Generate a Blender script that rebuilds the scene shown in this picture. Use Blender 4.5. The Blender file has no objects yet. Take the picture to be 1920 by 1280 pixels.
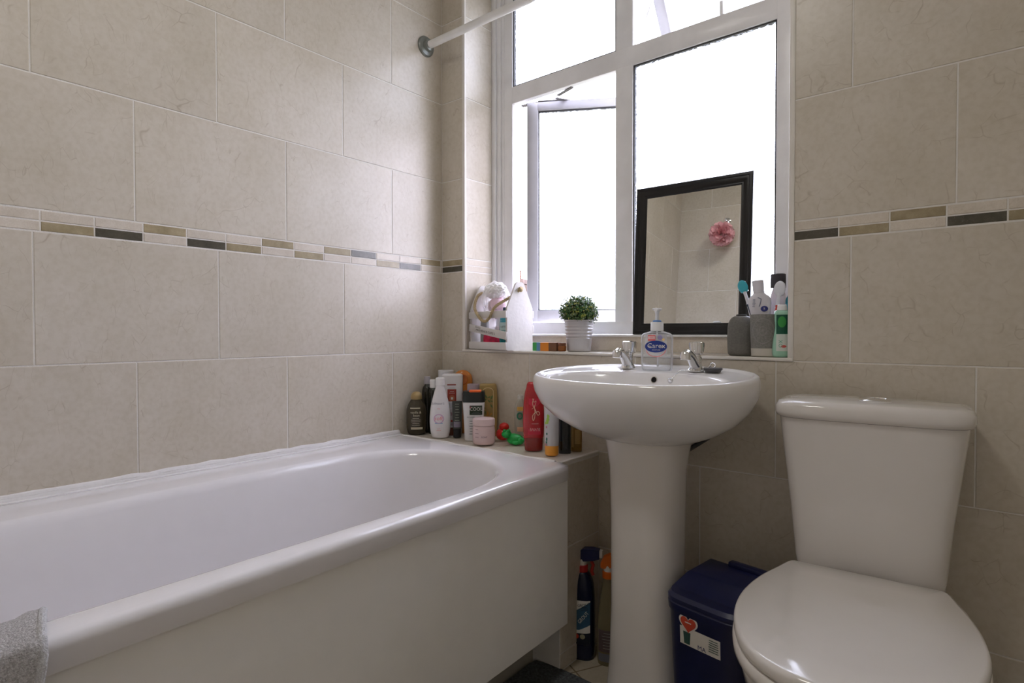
import bpy, bmesh, math, random
from mathutils import Matrix, Vector, noise
R = math.radians
PI = math.pi
SC = bpy.context.scene
COL = SC.collection

# ---------------------------------------------------------------- camera
def look_matrix(yaw, pitch, roll):
    sy, cy, sp, cp, sr, cr = math.sin(yaw), math.cos(yaw), math.sin(pitch), math.cos(pitch), math.sin(roll), math.cos(roll)
    f = Vector((sy * cp, cy * cp, sp)); r = Vector((cy, -sy, 0)); u = r.cross(f)
    r2 = r * cr + u * sr; u2 = -r * sr + u * cr
    return Matrix((r2, u2, -f)).transposed()
cam_d = bpy.data.cameras.new('camera'); cam = bpy.data.objects.new('camera', cam_d); COL.objects.link(cam)
cam_d.sensor_width = 36.0; cam_d.lens = 36.0 * 1087.7 / 1920; cam_d.clip_start = 0.02
cam.matrix_world = Matrix.Translation((1.5015, -1.4349, 0.8961)) @ look_matrix(-.6891, -.0182, -.0010).to_4x4()
SC.camera = cam

# ---------------------------------------------------------------- world: bright overcast sky over darker ground
SKY = 12.0
w = bpy.data.worlds.new('overcast'); SC.world = w; w.use_nodes = True
nt = w.node_tree; nt.nodes.clear()
def wn(t, **k):
    n = nt.nodes.new(t)
    for a, b in k.items(): setattr(n, a, b)
    return n
out = wn('ShaderNodeOutputWorld'); bg = wn('ShaderNodeBackground'); tc = wn('ShaderNodeTexCoord'); sep = wn('ShaderNodeSeparateXYZ'); cr = wn('ShaderNodeValToRGB')
nt.links.new(tc.outputs['Generated'], sep.inputs[0]); nt.links.new(sep.outputs['Z'], cr.inputs[0]); nt.links.new(cr.outputs[0], bg.inputs[0]); nt.links.new(bg.outputs[0], out.inputs[0])
cr.color_ramp.elements[0].position = 0.0; cr.color_ramp.elements[0].color = (.22, .21, .19, 1)
cr.color_ramp.elements[1].position = 0.02; cr.color_ramp.elements[1].color = (.935, .92, 1.14, 1)
bg.inputs['Strength'].default_value = SKY
# daylight portal just outside the window (guides sampling, gives off no light of its own)
pl = bpy.data.lights.new('window_portal', 'AREA'); pl.shape = 'RECTANGLE'; pl.size = 1.2; pl.size_y = 1.45; pl.cycles.is_portal = True
po = bpy.data.objects.new('window_portal', pl); COL.objects.link(po); po.location = (.63, .75, 1.48); po.rotation_euler = (R(-90), 0, 0)
# added fill lamp under the ceiling, out of view, brightens the room
cl = bpy.data.lights.new('added_fill_light', 'AREA'); cl.shape = 'DISK'; cl.size = .30; cl.energy = 6.0; cl.color = (1, .97, .915)
clo = bpy.data.objects.new('added_fill_light', cl); COL.objects.link(clo); clo.location = (.85, -1.25, 2.29)
SC.view_settings.view_transform = 'Standard'; SC.view_settings.look = 'None'; SC.view_settings.gamma = 1; SC.view_settings.use_curve_mapping = False
SC.view_settings.exposure = -0.03
SC.cycles.max_bounces = 16; SC.cycles.diffuse_bounces = 10; SC.cycles.transparent_max_bounces = 16

# ---------------------------------------------------------------- materials
MATS = {}
def mat(name, col=(.8, .8, .8), rough=.5, metal=0., trans=0., ior=1.45, vary=.04, scale=18., bump=0., bscale=60., coat=0., sss=0., alpha=1.):
    if name in MATS: return MATS[name]
    m = bpy.data.materials.new(name); MATS[name] = m; m.use_nodes = True
    t = m.node_tree; b = t.nodes['Principled BSDF']
    b.inputs['Roughness'].default_value = rough; b.inputs['Metallic'].default_value = metal
    b.inputs['Transmission Weight'].default_value = trans; b.inputs['IOR'].default_value = ior
    b.inputs['Coat Weight'].default_value = coat; b.inputs['Coat Roughness'].default_value = .05
    b.inputs['Alpha'].default_value = alpha
    if sss: b.inputs['Subsurface Weight'].default_value = sss; b.inputs['Subsurface Radius'].default_value = (.01, .01, .01)
    c = t.nodes.new('ShaderNodeTexCoord'); n = t.nodes.new('ShaderNodeTexNoise'); n.inputs['Scale'].default_value = scale; n.inputs['Detail'].default_value = 4
    t.links.new(c.outputs['Object'], n.inputs['Vector'])
    r = t.nodes.new('ShaderNodeValToRGB'); r.color_ramp.elements[0].position = .3; r.color_ramp.elements[1].position = .7
    r.color_ramp.elements[0].color = (*[x * (1 - vary) for x in col], 1); r.color_ramp.elements[1].color = (*[min(1, x * (1 + vary)) for x in col], 1)
    t.links.new(n.outputs['Fac'], r.inputs[0]); t.links.new(r.outputs[0], b.inputs['Base Color'])
    if bump:
        n2 = t.nodes.new('ShaderNodeTexNoise'); n2.inputs['Scale'].default_value = bscale; n2.inputs['Detail'].default_value = 3
        t.links.new(c.outputs['Object'], n2.inputs['Vector'])
        bp = t.nodes.new('ShaderNodeBump'); bp.inputs['Strength'].default_value = bump; bp.inputs['Distance'].default_value = .004
        t.links.new(n2.outputs['Fac'], bp.inputs['Height']); t.links.new(bp.outputs[0], b.inputs['Normal'])
    return m

def stone(name, c1, c2, vein, veinamt=.5, rough=.32, sc=1.0):
    """cream marble-look tile: cloudy tone, fine speckle, hairline veins, per-tile tint"""
    m = bpy.data.materials.new(name); MATS[name] = m; m.use_nodes = True
    t = m.node_tree; L = t.links.new; N = t.nodes.new; b = t.nodes['Principled BSDF']
    g = N('ShaderNodeTexCoord'); at = N('ShaderNodeAttribute'); at.attribute_name = 'tint'
    # offset the pattern per tile so the veins stop at the joints
    vm = N('ShaderNodeVectorMath'); vm.operation = 'MULTIPLY_ADD'; vm.inputs[1].default_value = (9, 7, 5)
    L(at.outputs['Color'], vm.inputs[0]); L(g.outputs['Object'], vm.inputs[2])
    n1 = N('ShaderNodeTexNoise'); n1.inputs['Scale'].default_value = 5 * sc; n1.inputs['Detail'].default_value = 8; n1.inputs['Roughness'].default_value = .65; L(vm.outputs[0], n1.inputs['Vector'])
    r1 = N('ShaderNodeValToRGB'); r1.color_ramp.elements[0].position = .32; r1.color_ramp.elements[1].position = .68
    r1.color_ramp.elements[0].color = (*c1, 1); r1.color_ramp.elements[1].color = (*c2, 1); L(n1.outputs['Fac'], r1.inputs[0])
    n2 = N('ShaderNodeTexNoise'); n2.inputs['Scale'].default_value = 90 * sc; n2.inputs['Detail'].default_value = 5; L(vm.outputs[0], n2.inputs['Vector'])
    r2 = N('ShaderNodeValToRGB'); r2.color_ramp.elements[0].position = .3; r2.color_ramp.elements[0].color = (.86, .84, .79, 1); r2.color_ramp.elements[1].position = .6; r2.color_ramp.elements[1].color = (1, 1, 1, 1); L(n2.outputs['Fac'], r2.inputs[0])
    mx = N('ShaderNodeMixRGB'); mx.blend_type = 'MULTIPLY'; mx.inputs[0].default_value = .55; L(r1.outputs[0], mx.inputs[1]); L(r2.outputs[0], mx.inputs[2])
    # hairline veins: distorted voronoi edges masked by a coarse noise
    n3 = N('ShaderNodeTexNoise'); n3.inputs['Scale'].default_value = 6 * sc; n3.inputs['Detail'].default_value = 3; L(vm.outputs[0], n3.inputs['Vector'])
    va = N('ShaderNodeVectorMath'); va.operation = 'MULTIPLY_ADD'; va.inputs[1].default_value = (.12, .12, .12); L(n3.outputs['Color'], va.inputs[0]); L(vm.outputs[0], va.inputs[2])
    vo = N('ShaderNodeTexVoronoi'); vo.feature = 'DISTANCE_TO_EDGE'; vo.inputs['Scale'].default_value = 9 * sc; L(va.outputs[0], vo.inputs['Vector'])
    rv = N('ShaderNodeValToRGB'); rv.color_ramp.elements[0].position = 0; rv.color_ramp.elements[0].color = (1, 1, 1, 1); rv.color_ramp.elements[1].position = .014; rv.color_ramp.elements[1].color = (0, 0, 0, 1); L(vo.outputs['Distance'], rv.inputs[0])
    n4 = N('ShaderNodeTexNoise'); n4.inputs['Scale'].default_value = 11 * sc; L(vm.outputs[0], n4.inputs['Vector'])
    r4 = N('ShaderNodeValToRGB'); r4.color_ramp.elements[0].position = .58; r4.color_ramp.elements[0].color = (0, 0, 0, 1); r4.color_ramp.elements[1].position = .72; r4.color_ramp.elements[1].color = (veinamt,) * 3 + (1,); L(n4.outputs['Fac'], r4.inputs[0])
    mm = N('ShaderNodeMixRGB'); mm.blend_type = 'MULTIPLY'; mm.inputs[0].default_value = 1; L(rv.outputs[0], mm.inputs[1]); L(r4.outputs[0], mm.inputs[2])
    m3 = N('ShaderNodeMixRGB'); L(mm.outputs[0], m3.inputs[0]); L(mx.outputs[0], m3.inputs[1]); m3.inputs[2].default_value = (*vein, 1)
    mp = N('ShaderNodeMapping'); mp.inputs['Rotation'].default_value = (.6, .5, .4); mp.inputs['Scale'].default_value = (1, 3.2, 1); L(va.outputs[0], mp.inputs[0])
    v2 = N('ShaderNodeTexVoronoi'); v2.feature = 'DISTANCE_TO_EDGE'; v2.inputs['Scale'].default_value = 17 * sc; L(mp.outputs[0], v2.inputs['Vector'])
    w2 = N('ShaderNodeValToRGB'); w2.color_ramp.elements[0].color = (.40,) * 3 + (1,); w2.color_ramp.elements[1].position = .022; w2.color_ramp.elements[1].color = (0, 0, 0, 1); L(v2.outputs['Distance'], w2.inputs[0])
    n5 = N('ShaderNodeTexNoise'); n5.inputs['Scale'].default_value = 26 * sc; n5.inputs['Detail'].default_value = 2; L(vm.outputs[0], n5.inputs['Vector'])
    r5 = N('ShaderNodeValToRGB'); r5.color_ramp.elements[0].position = .50; r5.color_ramp.elements[1].position = .62; L(n5.outputs['Fac'], r5.inputs[0])
    q5 = N('ShaderNodeMixRGB'); q5.blend_type = 'MULTIPLY'; q5.inputs[0].default_value = 1; L(w2.outputs[0], q5.inputs[1]); L(r5.outputs[0], q5.inputs[2])
    m5 = N('ShaderNodeMixRGB'); L(q5.outputs[0], m5.inputs[0]); L(m3.outputs[0], m5.inputs[1]); m5.inputs[2].default_value = (*vein, 1); m3 = m5
    # tile to tile tone difference
    sp = N('ShaderNodeSeparateXYZ'); L(at.outputs['Vector'], sp.inputs[0])
    mr = N('ShaderNodeMapRange'); mr.inputs['To Min'].default_value = .965; mr.inputs['To Max'].default_value = 1.02; L(sp.outputs['X'], mr.inputs['Value'])
    hs = N('ShaderNodeHueSaturation'); L(m3.outputs[0], hs.inputs['Color']); L(mr.outputs[0], hs.inputs['Value'])
    L(hs.outputs[0], b.inputs['Base Color']); b.inputs['Roughness'].default_value = rough
    bp = N('ShaderNodeBump'); bp.inputs['Strength'].default_value = .12; bp.inputs['Distance'].default_value = .002; L(n1.outputs['Fac'], bp.inputs['Height']); L(bp.outputs[0], b.inputs['Normal'])
    return m

M_TILE = stone('cream_tile', (.575, .523, .435), (.65, .60, .525), (.30, .23, .15))
M_GROUT = mat('grout', (.77, .75, .72), .85, bump=.3, bscale=300)
M_BLIGHT = stone('border_stone_light', (.60, .54, .46), (.72, .66, .58), (.38, .28, .2), .7, sc=4)
M_BTAN = stone('border_stone_tan', (.27, .22, .125), (.44, .37, .24), (.55, .45, .34), .6, sc=5)
M_BDARK = stone('border_stone_dark', (.055, .05, .035), (.10, .09, .065), (.4, .36, .3), .5, sc=5)
M_BGREY = stone('border_stone_grey', (.16, .155, .145), (.24, .235, .225), (.5, .47, .43), .5, sc=5)
M_PAINT = mat('white_paint', (.80, .80, .79), .7)
M_UPVC = mat('white_window_plastic', (.82, .82, .835), .3)
M_TRIM = mat('cream_trim_plastic', (.76, .73, .68), .35)
M_CER = mat('white_ceramic', (.78, .765, .76), .12, vary=.01, coat=.35)
M_CERW = mat('warm_white_ceramic', (.72, .69, .665), .12, vary=.01, coat=.35)
M_ACR = mat('bath_acrylic', (.78, .765, .79), .12, vary=.012, coat=.3)
M_PANEL = mat('bath_panel_plastic', (.86, .85, .83), .28, vary=.015)
M_SIL = mat('silicone', (.80, .79, .79), .4, bump=.3, bscale=80)
M_CHROME = mat('chrome', (.82, .82, .83), .06, metal=1, vary=.02)
M_STEEL = mat('brushed_steel', (.5, .52, .5), .3, metal=1)
M_WHITE = mat('white_plastic', (.80, .80, .80), .3)
M_BLACK = mat('black_plastic', (.012, .012, .014), .3)
M_INK = mat('dark_ink', (.03, .03, .035), .5)
M_WINK = mat('white_ink', (.75, .74, .70), .5)

def frosted():
    m = bpy.data.materials.new('obscure_glass'); m.use_nodes = True; t = m.node_tree; t.nodes.clear(); L = t.links.new; N = t.nodes.new
    o = N('ShaderNodeOutputMaterial'); c = N('ShaderNodeTexCoord')
    mp = N('ShaderNodeMapping'); mp.inputs['Scale'].default_value = (1, 1, 2.2); L(c.outputs['Object'], mp.inputs[0])
    n = N('ShaderNodeTexNoise'); n.inputs['Scale'].default_value = 95; n.inputs['Detail'].default_value = 2; L(mp.outputs[0], n.inputs['Vector'])
    bp = N('ShaderNodeBump'); bp.inputs['Strength'].default_value = 1; bp.inputs['Distance'].default_value = .006; L(n.outputs['Fac'], bp.inputs['Height'])
    rf = N('ShaderNodeBsdfRefraction'); rf.inputs['IOR'].default_value = 1.35; rf.inputs['Roughness'].default_value = .12; rf.inputs['Color'].default_value = (.93, .96, .96, 1); L(bp.outputs[0], rf.inputs['Normal'])
    tr = N('ShaderNodeBsdfTransparent'); tr.inputs[0].default_value = (.93, .96, .96, 1)
    gl = N('ShaderNodeBsdfGlossy'); gl.inputs['Roughness'].default_value = .1; L(bp.outputs[0], gl.inputs['Normal'])
    m1 = N('ShaderNodeMixShader'); m1.inputs[0].default_value = .5; L(tr.outputs[0], m1.inputs[1]); L(rf.outputs[0], m1.inputs[2])
    m2 = N('ShaderNodeMixShader'); m2.inputs[0].default_value = .05; L(m1.outputs[0], m2.inputs[1]); L(gl.outputs[0], m2.inputs[2]); L(m2.outputs[0], o.inputs[0])
    return m
M_FROST = frosted()
def thinclear(name, col, mixv=.7, rough=.1, pc=None):
    """clear thin plastic: part see-through, part glossy skin"""
    m = bpy.data.materials.new(name); m.use_nodes = True; t = m.node_tree; L = t.links.new; N = t.nodes.new
    b = t.nodes['Principled BSDF']; b.inputs['Base Color'].default_value = (*(pc or col), 1); b.inputs['Roughness'].default_value = rough
    n = N('ShaderNodeTexNoise'); n.inputs['Scale'].default_value = 12; bp = N('ShaderNodeBump'); bp.inputs['Strength'].default_value = .15; bp.inputs['Distance'].default_value = .004
    L(n.outputs['Fac'], bp.inputs['Height']); L(bp.outputs[0], b.inputs['Normal'])
    tr = N('ShaderNodeBsdfTransparent'); tr.inputs[0].default_value = (*col, 1)
    lw = N('ShaderNodeLayerWeight'); lw.inputs[0].default_value = .35
    mr = N('ShaderNodeMapRange'); mr.inputs['To Min'].default_value = 1 - mixv; mr.inputs['To Max'].default_value = .9; L(lw.outputs['Facing'], mr.inputs['Value'])
    mx = N('ShaderNodeMixShader'); L(mr.outputs[0], mx.inputs[0]); L(tr.outputs[0], mx.inputs[1]); L(b.outputs[0], mx.inputs[2])
    L(mx.outputs[0], t.nodes['Material Output'].inputs[0]); MATS[name] = m
    return m

# ---------------------------------------------------------------- mesh helpers
class MB:
    def __init__(s): s.v = []; s.f = []; s.m = []; s.s = []; s.xf = Matrix.Identity(4); s.tint = []; s.ct = (0.5, .5, .5)
    def add(s, vs, fs, mi=0, smooth=True):
        o = len(s.v)
        s.v += [s.xf @ Vector(p) for p in vs]
        for f in fs: s.f.append([i + o for i in f]); s.m.append(mi); s.s.append(smooth); s.tint.append(s.ct)
        return s
    def loft(s, rings, mi=0, cap0=True, cap1=True, closed=True, smooth=True):
        n = len(rings[0]); vs = [p for r in rings for p in r]; fs = []
        for i in range(len(rings) - 1):
            for j in range(n if closed else n - 1):
                a = i * n + j; b = i * n + (j + 1) % n
                fs.append([a, b, b + n, a + n])
        if cap0: fs.append(list(range(n))[::-1])
        if cap1: fs.append([len(vs) - n + j for j in range(n)])
        return s.add(vs, fs, mi, smooth)
    def box(s, x0, x1, y0, y1, z0, z1, mi=0, bev=0., seg=2):
        bm = bmesh.new(); bmesh.ops.create_cube(bm, size=1)
        for v in bm.verts: v.co = Vector((x0 + (v.co.x + .5) * (x1 - x0), y0 + (v.co.y + .5) * (y1 - y0), z0 + (v.co.z + .5) * (z1 - z0)))
        if bev: bmesh.ops.bevel(bm, geom=bm.edges[:], offset=bev, segments=seg, affect='EDGES', profile=.5)
        bm.verts.index_update(); s.add([v.co.copy() for v in bm.verts], [[v.index for v in f.verts] for f in bm.faces], mi, bool(bev)); bm.free(); return s
    def lathe(s, prof, mi=0, seg=32, c=(0, 0, 0), cap=True, ex=None):
        rings = []
        for r, z in prof:
            rings.append([(c[0] + r * math.cos(2 * PI * k / seg) * (ex(k) if ex else 1), c[1] + r * math.sin(2 * PI * k / seg) * (ex(k) if ex else 1), c[2] + z) for k in range(seg)])
        return s.loft(rings, mi, cap, cap)
    def tube(s, pts, r, mi=0, seg=12, closed=False, cap=True):
        P = [Vector(p) for p in pts]; n = len(P); rings = []; up = None
        for i in range(n):
            a = P[(i - 1) % n] if (closed or i) else P[0]; b = P[(i + 1) % n] if (closed or i < n - 1) else P[-1]
            t = (b - a).normalized()
            if up is None: up = t.orthogonal().normalized()
            up = (up - t * up.dot(t)).normalized(); q = t.cross(up); rr = r(i / (n - 1)) if callable(r) else r
            rings.append([P[i] + (up * math.cos(2 * PI * k / seg) + q * math.sin(2 * PI * k / seg)) * rr for k in range(seg)])
        if closed: rings.append(rings[0])
        return s.loft(rings, mi, cap and not closed, cap and not closed)
    def ball(s, c, r, mi=0, u=24, v=14, fn=None):
        if not hasattr(r, '__len__'): r = (r, r, r)
        rings = []
        for i in range(v + 1):
            th = PI * (i + .02) / (v + .04); row = []
            for k in range(u):
                ph = 2 * PI * k / u; d = Vector((math.sin(th) * math.cos(ph), math.sin(th) * math.sin(ph), -math.cos(th)))
                g = fn(d) if fn else 1
                row.append((c[0] + d.x * r[0] * g, c[1] + d.y * r[1] * g, c[2] + d.z * r[2] * g))
            rings.append(row)
        return s.loft(rings, mi)
    def build(s, name, mats, parent=None, label=None, sharp=35, tint=False):
        me = bpy.data.meshes.new(name); me.from_pydata([tuple(p) for p in s.v], [], s.f)
        if not isinstance(mats, (list, tuple)): mats = [mats]
        for m in mats: me.materials.append(m)
        me.polygons.foreach_set('material_index', s.m); me.polygons.foreach_set('use_smooth', s.s)
        if tint:
            a = me.attributes.new('tint', 'FLOAT_VECTOR', 'FACE')
            for i, t in enumerate(s.tint): a.data[i].vector = t
        me.update()
        bm = bmesh.new(); bm.from_mesh(me); bmesh.ops.recalc_face_normals(bm, faces=bm.faces) if not tint else None; bm.to_mesh(me); bm.free()
        me.set_sharp_from_angle(angle=R(sharp))
        o = bpy.data.objects.new(name, me); COL.objects.link(o)
        if parent: o.parent = parent
        if label: o['label'] = label
        return o

def thing(name, label, cat, loc=(0, 0, 0), rz=0., group=None):
    o = bpy.data.objects.new(name, None); COL.objects.link(o); o.location = loc; o.rotation_euler = (0, 0, R(rz)); o.empty_display_size = .02
    o['label'] = label; o['category'] = cat
    if group: o['group'] = group
    return o
def struct(o): o['kind'] = 'structure'; return o

def ring(rx, ry, z, n=2., seg=40, cx=0., cy=0.):
    P = []
    for k in range(seg):
        t = 2 * PI * k / seg; c, s = math.cos(t), math.sin(t)
        P.append((cx + rx * math.copysign(abs(c) ** (2 / n), c), cy + ry * math.copysign(abs(s) ** (2 / n), s), z))
    return P
def crom(P, t):
    """Catmull-Rom through rows P at t in 0..len-1"""
    i = min(int(t), len(P) - 2); u = t - i; g = lambda k: P[max(0, min(len(P) - 1, k))]
    a, b, c, d = g(i - 1), g(i), g(i + 1), g(i + 2)
    return [.5 * (2 * b[k] + (c[k] - a[k]) * u + (2 * a[k] - 5 * b[k] + 4 * c[k] - d[k]) * u * u + (3 * b[k] - a[k] - 3 * c[k] + d[k]) * u ** 3) for k in range(len(b))]
class Body:
    """lofted bottle body from (z, rx, ry) stations, with a front surface to print labels on"""
    def __init__(s, prof, n=2., sub=4, smooth=True, seg=40):
        s.n = n; s.rows = [crom(prof, i / sub) for i in range((len(prof) - 1) * sub + 1)] if smooth else prof; s.seg = seg
    def at(s, z):
        r = s.rows
        for a, b in zip(r, r[1:]):
            if a[0] <= z <= b[0] and b[0] > a[0]:
                t = (z - a[0]) / (b[0] - a[0]); return a[1] + (b[1] - a[1]) * t, a[2] + (b[2] - a[2]) * t
        return r[-1][1], r[-1][2]
    def mesh(s, mb, mi=0): return mb.loft([ring(r[1], r[2], r[0], s.n, s.seg) for r in s.rows], mi)
    def S(s, u, z, e=.0006):
        rx, ry = s.at(z); q = min(.999, abs(u) / rx)
        return (u, -ry * (1 - q ** s.n) ** (1 / s.n) - e, z)
class Flat:
    def S(s, u, z, e=.0006): return (u, -e, z)

TXT = {}
def text_geo(st, size):
    if (st, size) not in TXT:
        c = bpy.data.curves.new('t', 'FONT'); c.body = st; c.size = size; c.align_x = 'CENTER'; c.align_y = 'CENTER'; c.resolution_u = 2
        o = bpy.data.objects.new('t', c); COL.objects.link(o); bpy.context.view_layer.update()
        me = bpy.data.meshes.new_from_object(o); TXT[(st, size)] = ([tuple(v.co) for v in me.vertices], [list(p.vertices) for p in me.polygons])
        bpy.data.objects.remove(o); bpy.data.curves.remove(c); bpy.data.meshes.remove(me)
    return TXT[(st, size)]
def p_text(mb, S, st, size, u, z, mi, rot=0, e=.0016, sx=1., shear=0.):
    v, f = text_geo(st, size); c, s = math.cos(R(rot)), math.sin(R(rot))
    mb.add([S((p[0] + shear * p[1]) * sx * c - p[1] * s + u, (p[0] * sx) * s + p[1] * c + z, e) for p in v], f, mi, False)
def p_rect(mb, S, u0, u1, z0, z1, mi, e=.0009, nu=10, nz=4):
    vs = [S(u0 + (u1 - u0) * i / nu, z0 + (z1 - z0) * j / nz, e) for j in range(nz + 1) for i in range(nu + 1)]
    mb.add(vs, [[j * (nu + 1) + i, j * (nu + 1) + i + 1, (j + 1) * (nu + 1) + i + 1, (j + 1) * (nu + 1) + i] for j in range(nz) for i in range(nu)], mi)
def p_poly(mb, S, pts, mi, e=.0012):
    bm = bmesh.new(); vs = [bm.verts.new((a, 0, b)) for a, b in pts]; bm.faces.new(vs)
    u0, u1 = min(p[0] for p in pts), max(p[0] for p in pts); n = max(1, int((u1 - u0) / .003))
    for k in range(1, n): bmesh.ops.bisect_plane(bm, geom=bm.verts[:] + bm.edges[:] + bm.faces[:], plane_co=(u0 + (u1 - u0) * k / n, 0, 0), plane_no=(1, 0, 0))
    bmesh.ops.triangulate(bm, faces=bm.faces[:]); bm.verts.index_update()
    mb.add([S(v.co.x, v.co.z, e) for v in bm.verts], [[v.index for v in f.verts] for f in bm.faces], mi, False); bm.free()
def p_disc(mb, S, u, z, ru, rz_, mi, e=.0012, n=28, inner=0.):
    if inner:
        o = [S(u + ru * math.cos(2 * PI * k / n), z + rz_ * math.sin(2 * PI * k / n), e) for k in range(n)]
        i_ = [S(u + ru * inner * math.cos(2 * PI * k / n), z + rz_ * inner * math.sin(2 * PI * k / n), e) for k in range(n)]
        mb.add(o + i_, [[k, (k + 1) % n, n + (k + 1) % n, n + k] for k in range(n)], mi, False)
    else:
        mb.add([S(u, z, e)] + [S(u + ru * math.cos(2 * PI * k / n), z + rz_ * math.sin(2 * PI * k / n), e) for k in range(n)], [[0, 1 + k, 1 + (k + 1) % n] for k in range(n)], mi, False)
def p_lines(mb, S, u, z, w_, n, dz, mi, h=.0012, seed=1):
    rr = random.Random(seed)
    for k in range(n):
        ww = w_ * rr.uniform(.6, 1); p_rect(mb, S, u - ww / 2, u + ww / 2, z - k * dz, z - k * dz + h, mi, .0016, 4, 1)

# ---------------------------------------------------------------- tiled walls
rnd = random.Random(4)
GR = .0027
ROWS = [(.004, .278, 1), (.278, .552, 0), (.552, .826, 1), (.826, 1.10, 0), (1.145, 1.419, 1), (1.419, 1.693, 0), (1.693, 1.967, 1), (1.967, 2.241, 0), (2.241, 2.35, 1)]
def subtract(rc, hole):
    a0, a1, b0, b1 = rc; h0, h1, g0, g1 = hole
    if a1 <= h0 or a0 >= h1 or b1 <= g0 or b0 >= g1: return [rc]
    o = []
    if a0 < h0: o.append((a0, h0, b0, b1))
    if a1 > h1: o.append((h1, a1, b0, b1))
    m0, m1 = max(a0, h0), min(a1, h1)
    if b0 < g0: o.append((m0, m1, b0, g0))
    if b1 > g1: o.append((m0, m1, g1, b1))
    return [r for r in o if r[1] - r[0] > .004 and r[3] - r[2] > .004]
def tile_face(mb, P, rects, hole=None, T=.0012):
    """P(u, z, d) maps wall coordinates to space; rects of (u0,u1,z0,z1,material)"""
    for (u0, u1, z0, z1, mi) in rects:
        tint = (rnd.random(), rnd.random(), rnd.random())
        for (a, b, c, d) in (subtract((u0, u1, z0, z1), hole) if hole else [(u0, u1, z0, z1)]):
            a += GR / 2; b -= GR / 2; c += GR / 2; d -= GR / 2; i = .0009
            if b - a < .003 or d - c < .003: continue
            mb.ct = tint
            vs = [P(a, c, 0), P(b, c, 0), P(b, d, 0), P(a, d, 0), P(a + i, c + i, T), P(b - i, c + i, T), P(b - i, d - i, T), P(a + i, d - i, T)]
            mb.add(vs, [[4, 5, 6, 7], [0, 1, 5, 4], [1, 2, 6, 5], [2, 3, 7, 6], [3, 0, 4, 7]], mi, False)
def rows_rects(u0, u1, j1, j0):
    """j1 joint list for offset rows, j0 for the others; callables giving joints by row start"""
    o = []
    for (z0, z1, k) in ROWS:
        js = (j1 if k else j0)
        js = js(z0) if callable(js) else js
        e = [u0] + [j for j in js if u0 + .004 < j < u1 - .004] + [u1]
        o += [(a, b, z0, z1, 1) for a, b in zip(e, e[1:])]
    return o
WM = [M_GROUT, M_TILE, M_BLIGHT, M_BTAN, M_BDARK, M_BGREY]
ZB = (1.1007, 1.1222, 1.1443)
def border(edges, pattern):
    o = []
    for i, (a, b) in enumerate(zip(edges, edges[1:])):
        t, l = pattern[i % len(pattern)]
        o += [(a, b, ZB[1], ZB[2], t), (a, b, ZB[0], ZB[1], l)]
    return o
XR, YF, ZC = 1.95, -2.0, 2.35
# left wall (x = 0), u = distance from the window wall
mb = MB(); mb.box(-.12, 0, YF - .12, .33, -.05, ZC + .05, 0)
e_ = [0, .009] + [.101 + .0935 * k for k in range(21)] + [2.0]
patt = [(2, 2), (3, 2), (2, 5), (2, 3), (5, 2), (3, 2), (2, 3), (3, 2), (2, 3), (2, 4), (3, 2), (2, 4), (2, 3), (2, 2)]
P = lambda u, z, d: (d, -u, z)
tile_face(mb, P, rows_rects(0, 2.0, [.2245 + .367 * k for k in range(6)], [.408 + .367 * k for k in range(6)]) + border(e_, patt))
struct(mb.build('wall_left', WM, tint=True))
# window wall (y = 0) with the opening
OX0, OX1, OZ0, OZ1 = .11, 1.146, .826, 2.12
WT = .30
mb = MB()
mb.box(-.0, OX0, 0, WT, -.05, ZC + .05, 0); mb.box(OX1, XR + .12, 0, WT, -.05, ZC + .05, 0)
mb.box(OX0, OX1, 0, WT, -.05, OZ0 - .001, 0); mb.box(OX0, OX1, 0, WT, OZ1, ZC + .05, 0)
def backj1(z0):
    if z0 > .5 and z0 < .6: return [.391, .755, 1.117, 1.482, 1.848]
    return [.347, .714, 1.081, 1.448, 1.815]
def backj0(z0): return [.57, .937, 1.304, 1.671] if z0 < .4 else [.537, .904, 1.268, 1.635]
rects = rows_rects(0, XR, backj1, backj0)
eb = [0.0] + [.10] + [1.154, 1.244, 1.338, 1.433, 1.525, 1.618, 1.712, 1.805, XR]
pb = [(3, 4), (2, 2), (2, 4), (2, 3), (3, 2), (2, 4), (2, 3), (2, 2), (3, 2), (2, 4)]
tile_face(mb, lambda u, z, d: (u, -d, z), rects + border(eb, pb), (OX0 - .006, OX1 + .006, OZ0 - .0, OZ1 + .006))
# reveals
rr_ = [(0.004, .139, z0, z1, 1) for z0, z1, _ in ROWS if z1 > .83] + [(.004, .139, ZB[0], ZB[1], 2), (.004, .139, ZB[1], ZB[2], 2)]
rr_ = [(a, b, max(c, .836), min(d, OZ1 - .003), m) for a, b, c, d, m in rr_ if min(d, OZ1 - .003) > max(c, .836)]
tile_face(mb, lambda u, z, d: (OX0 + d, u, z), rr_)
tile_face(mb, lambda u, z, d: (OX1 - d, .143 - u, z), rr_)
struct(mb.build('wall_back', WM, tint=True))
# wall behind the camera, right wall
mb = MB(); mb.box(-.12, XR + .12, YF - .12, YF, -.05, ZC + .05, 0)
tile_face(mb, lambda u, z, d: (XR - u, YF + d, z), [(XR - b, XR - a, c, d, m) for a, b, c, d, m in rows_rects(0, XR, [.38 + .367 * k for k in range(5)], [.20 + .367 * k for k in range(5)]) + border([0.0935 * k for k in range(21)] + [XR], patt)])
struct(mb.build('wall_front', WM, tint=True))
mb = MB(); mb.box(XR, XR + .12, YF, 0, -.05, ZC + .05, 0)

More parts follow.
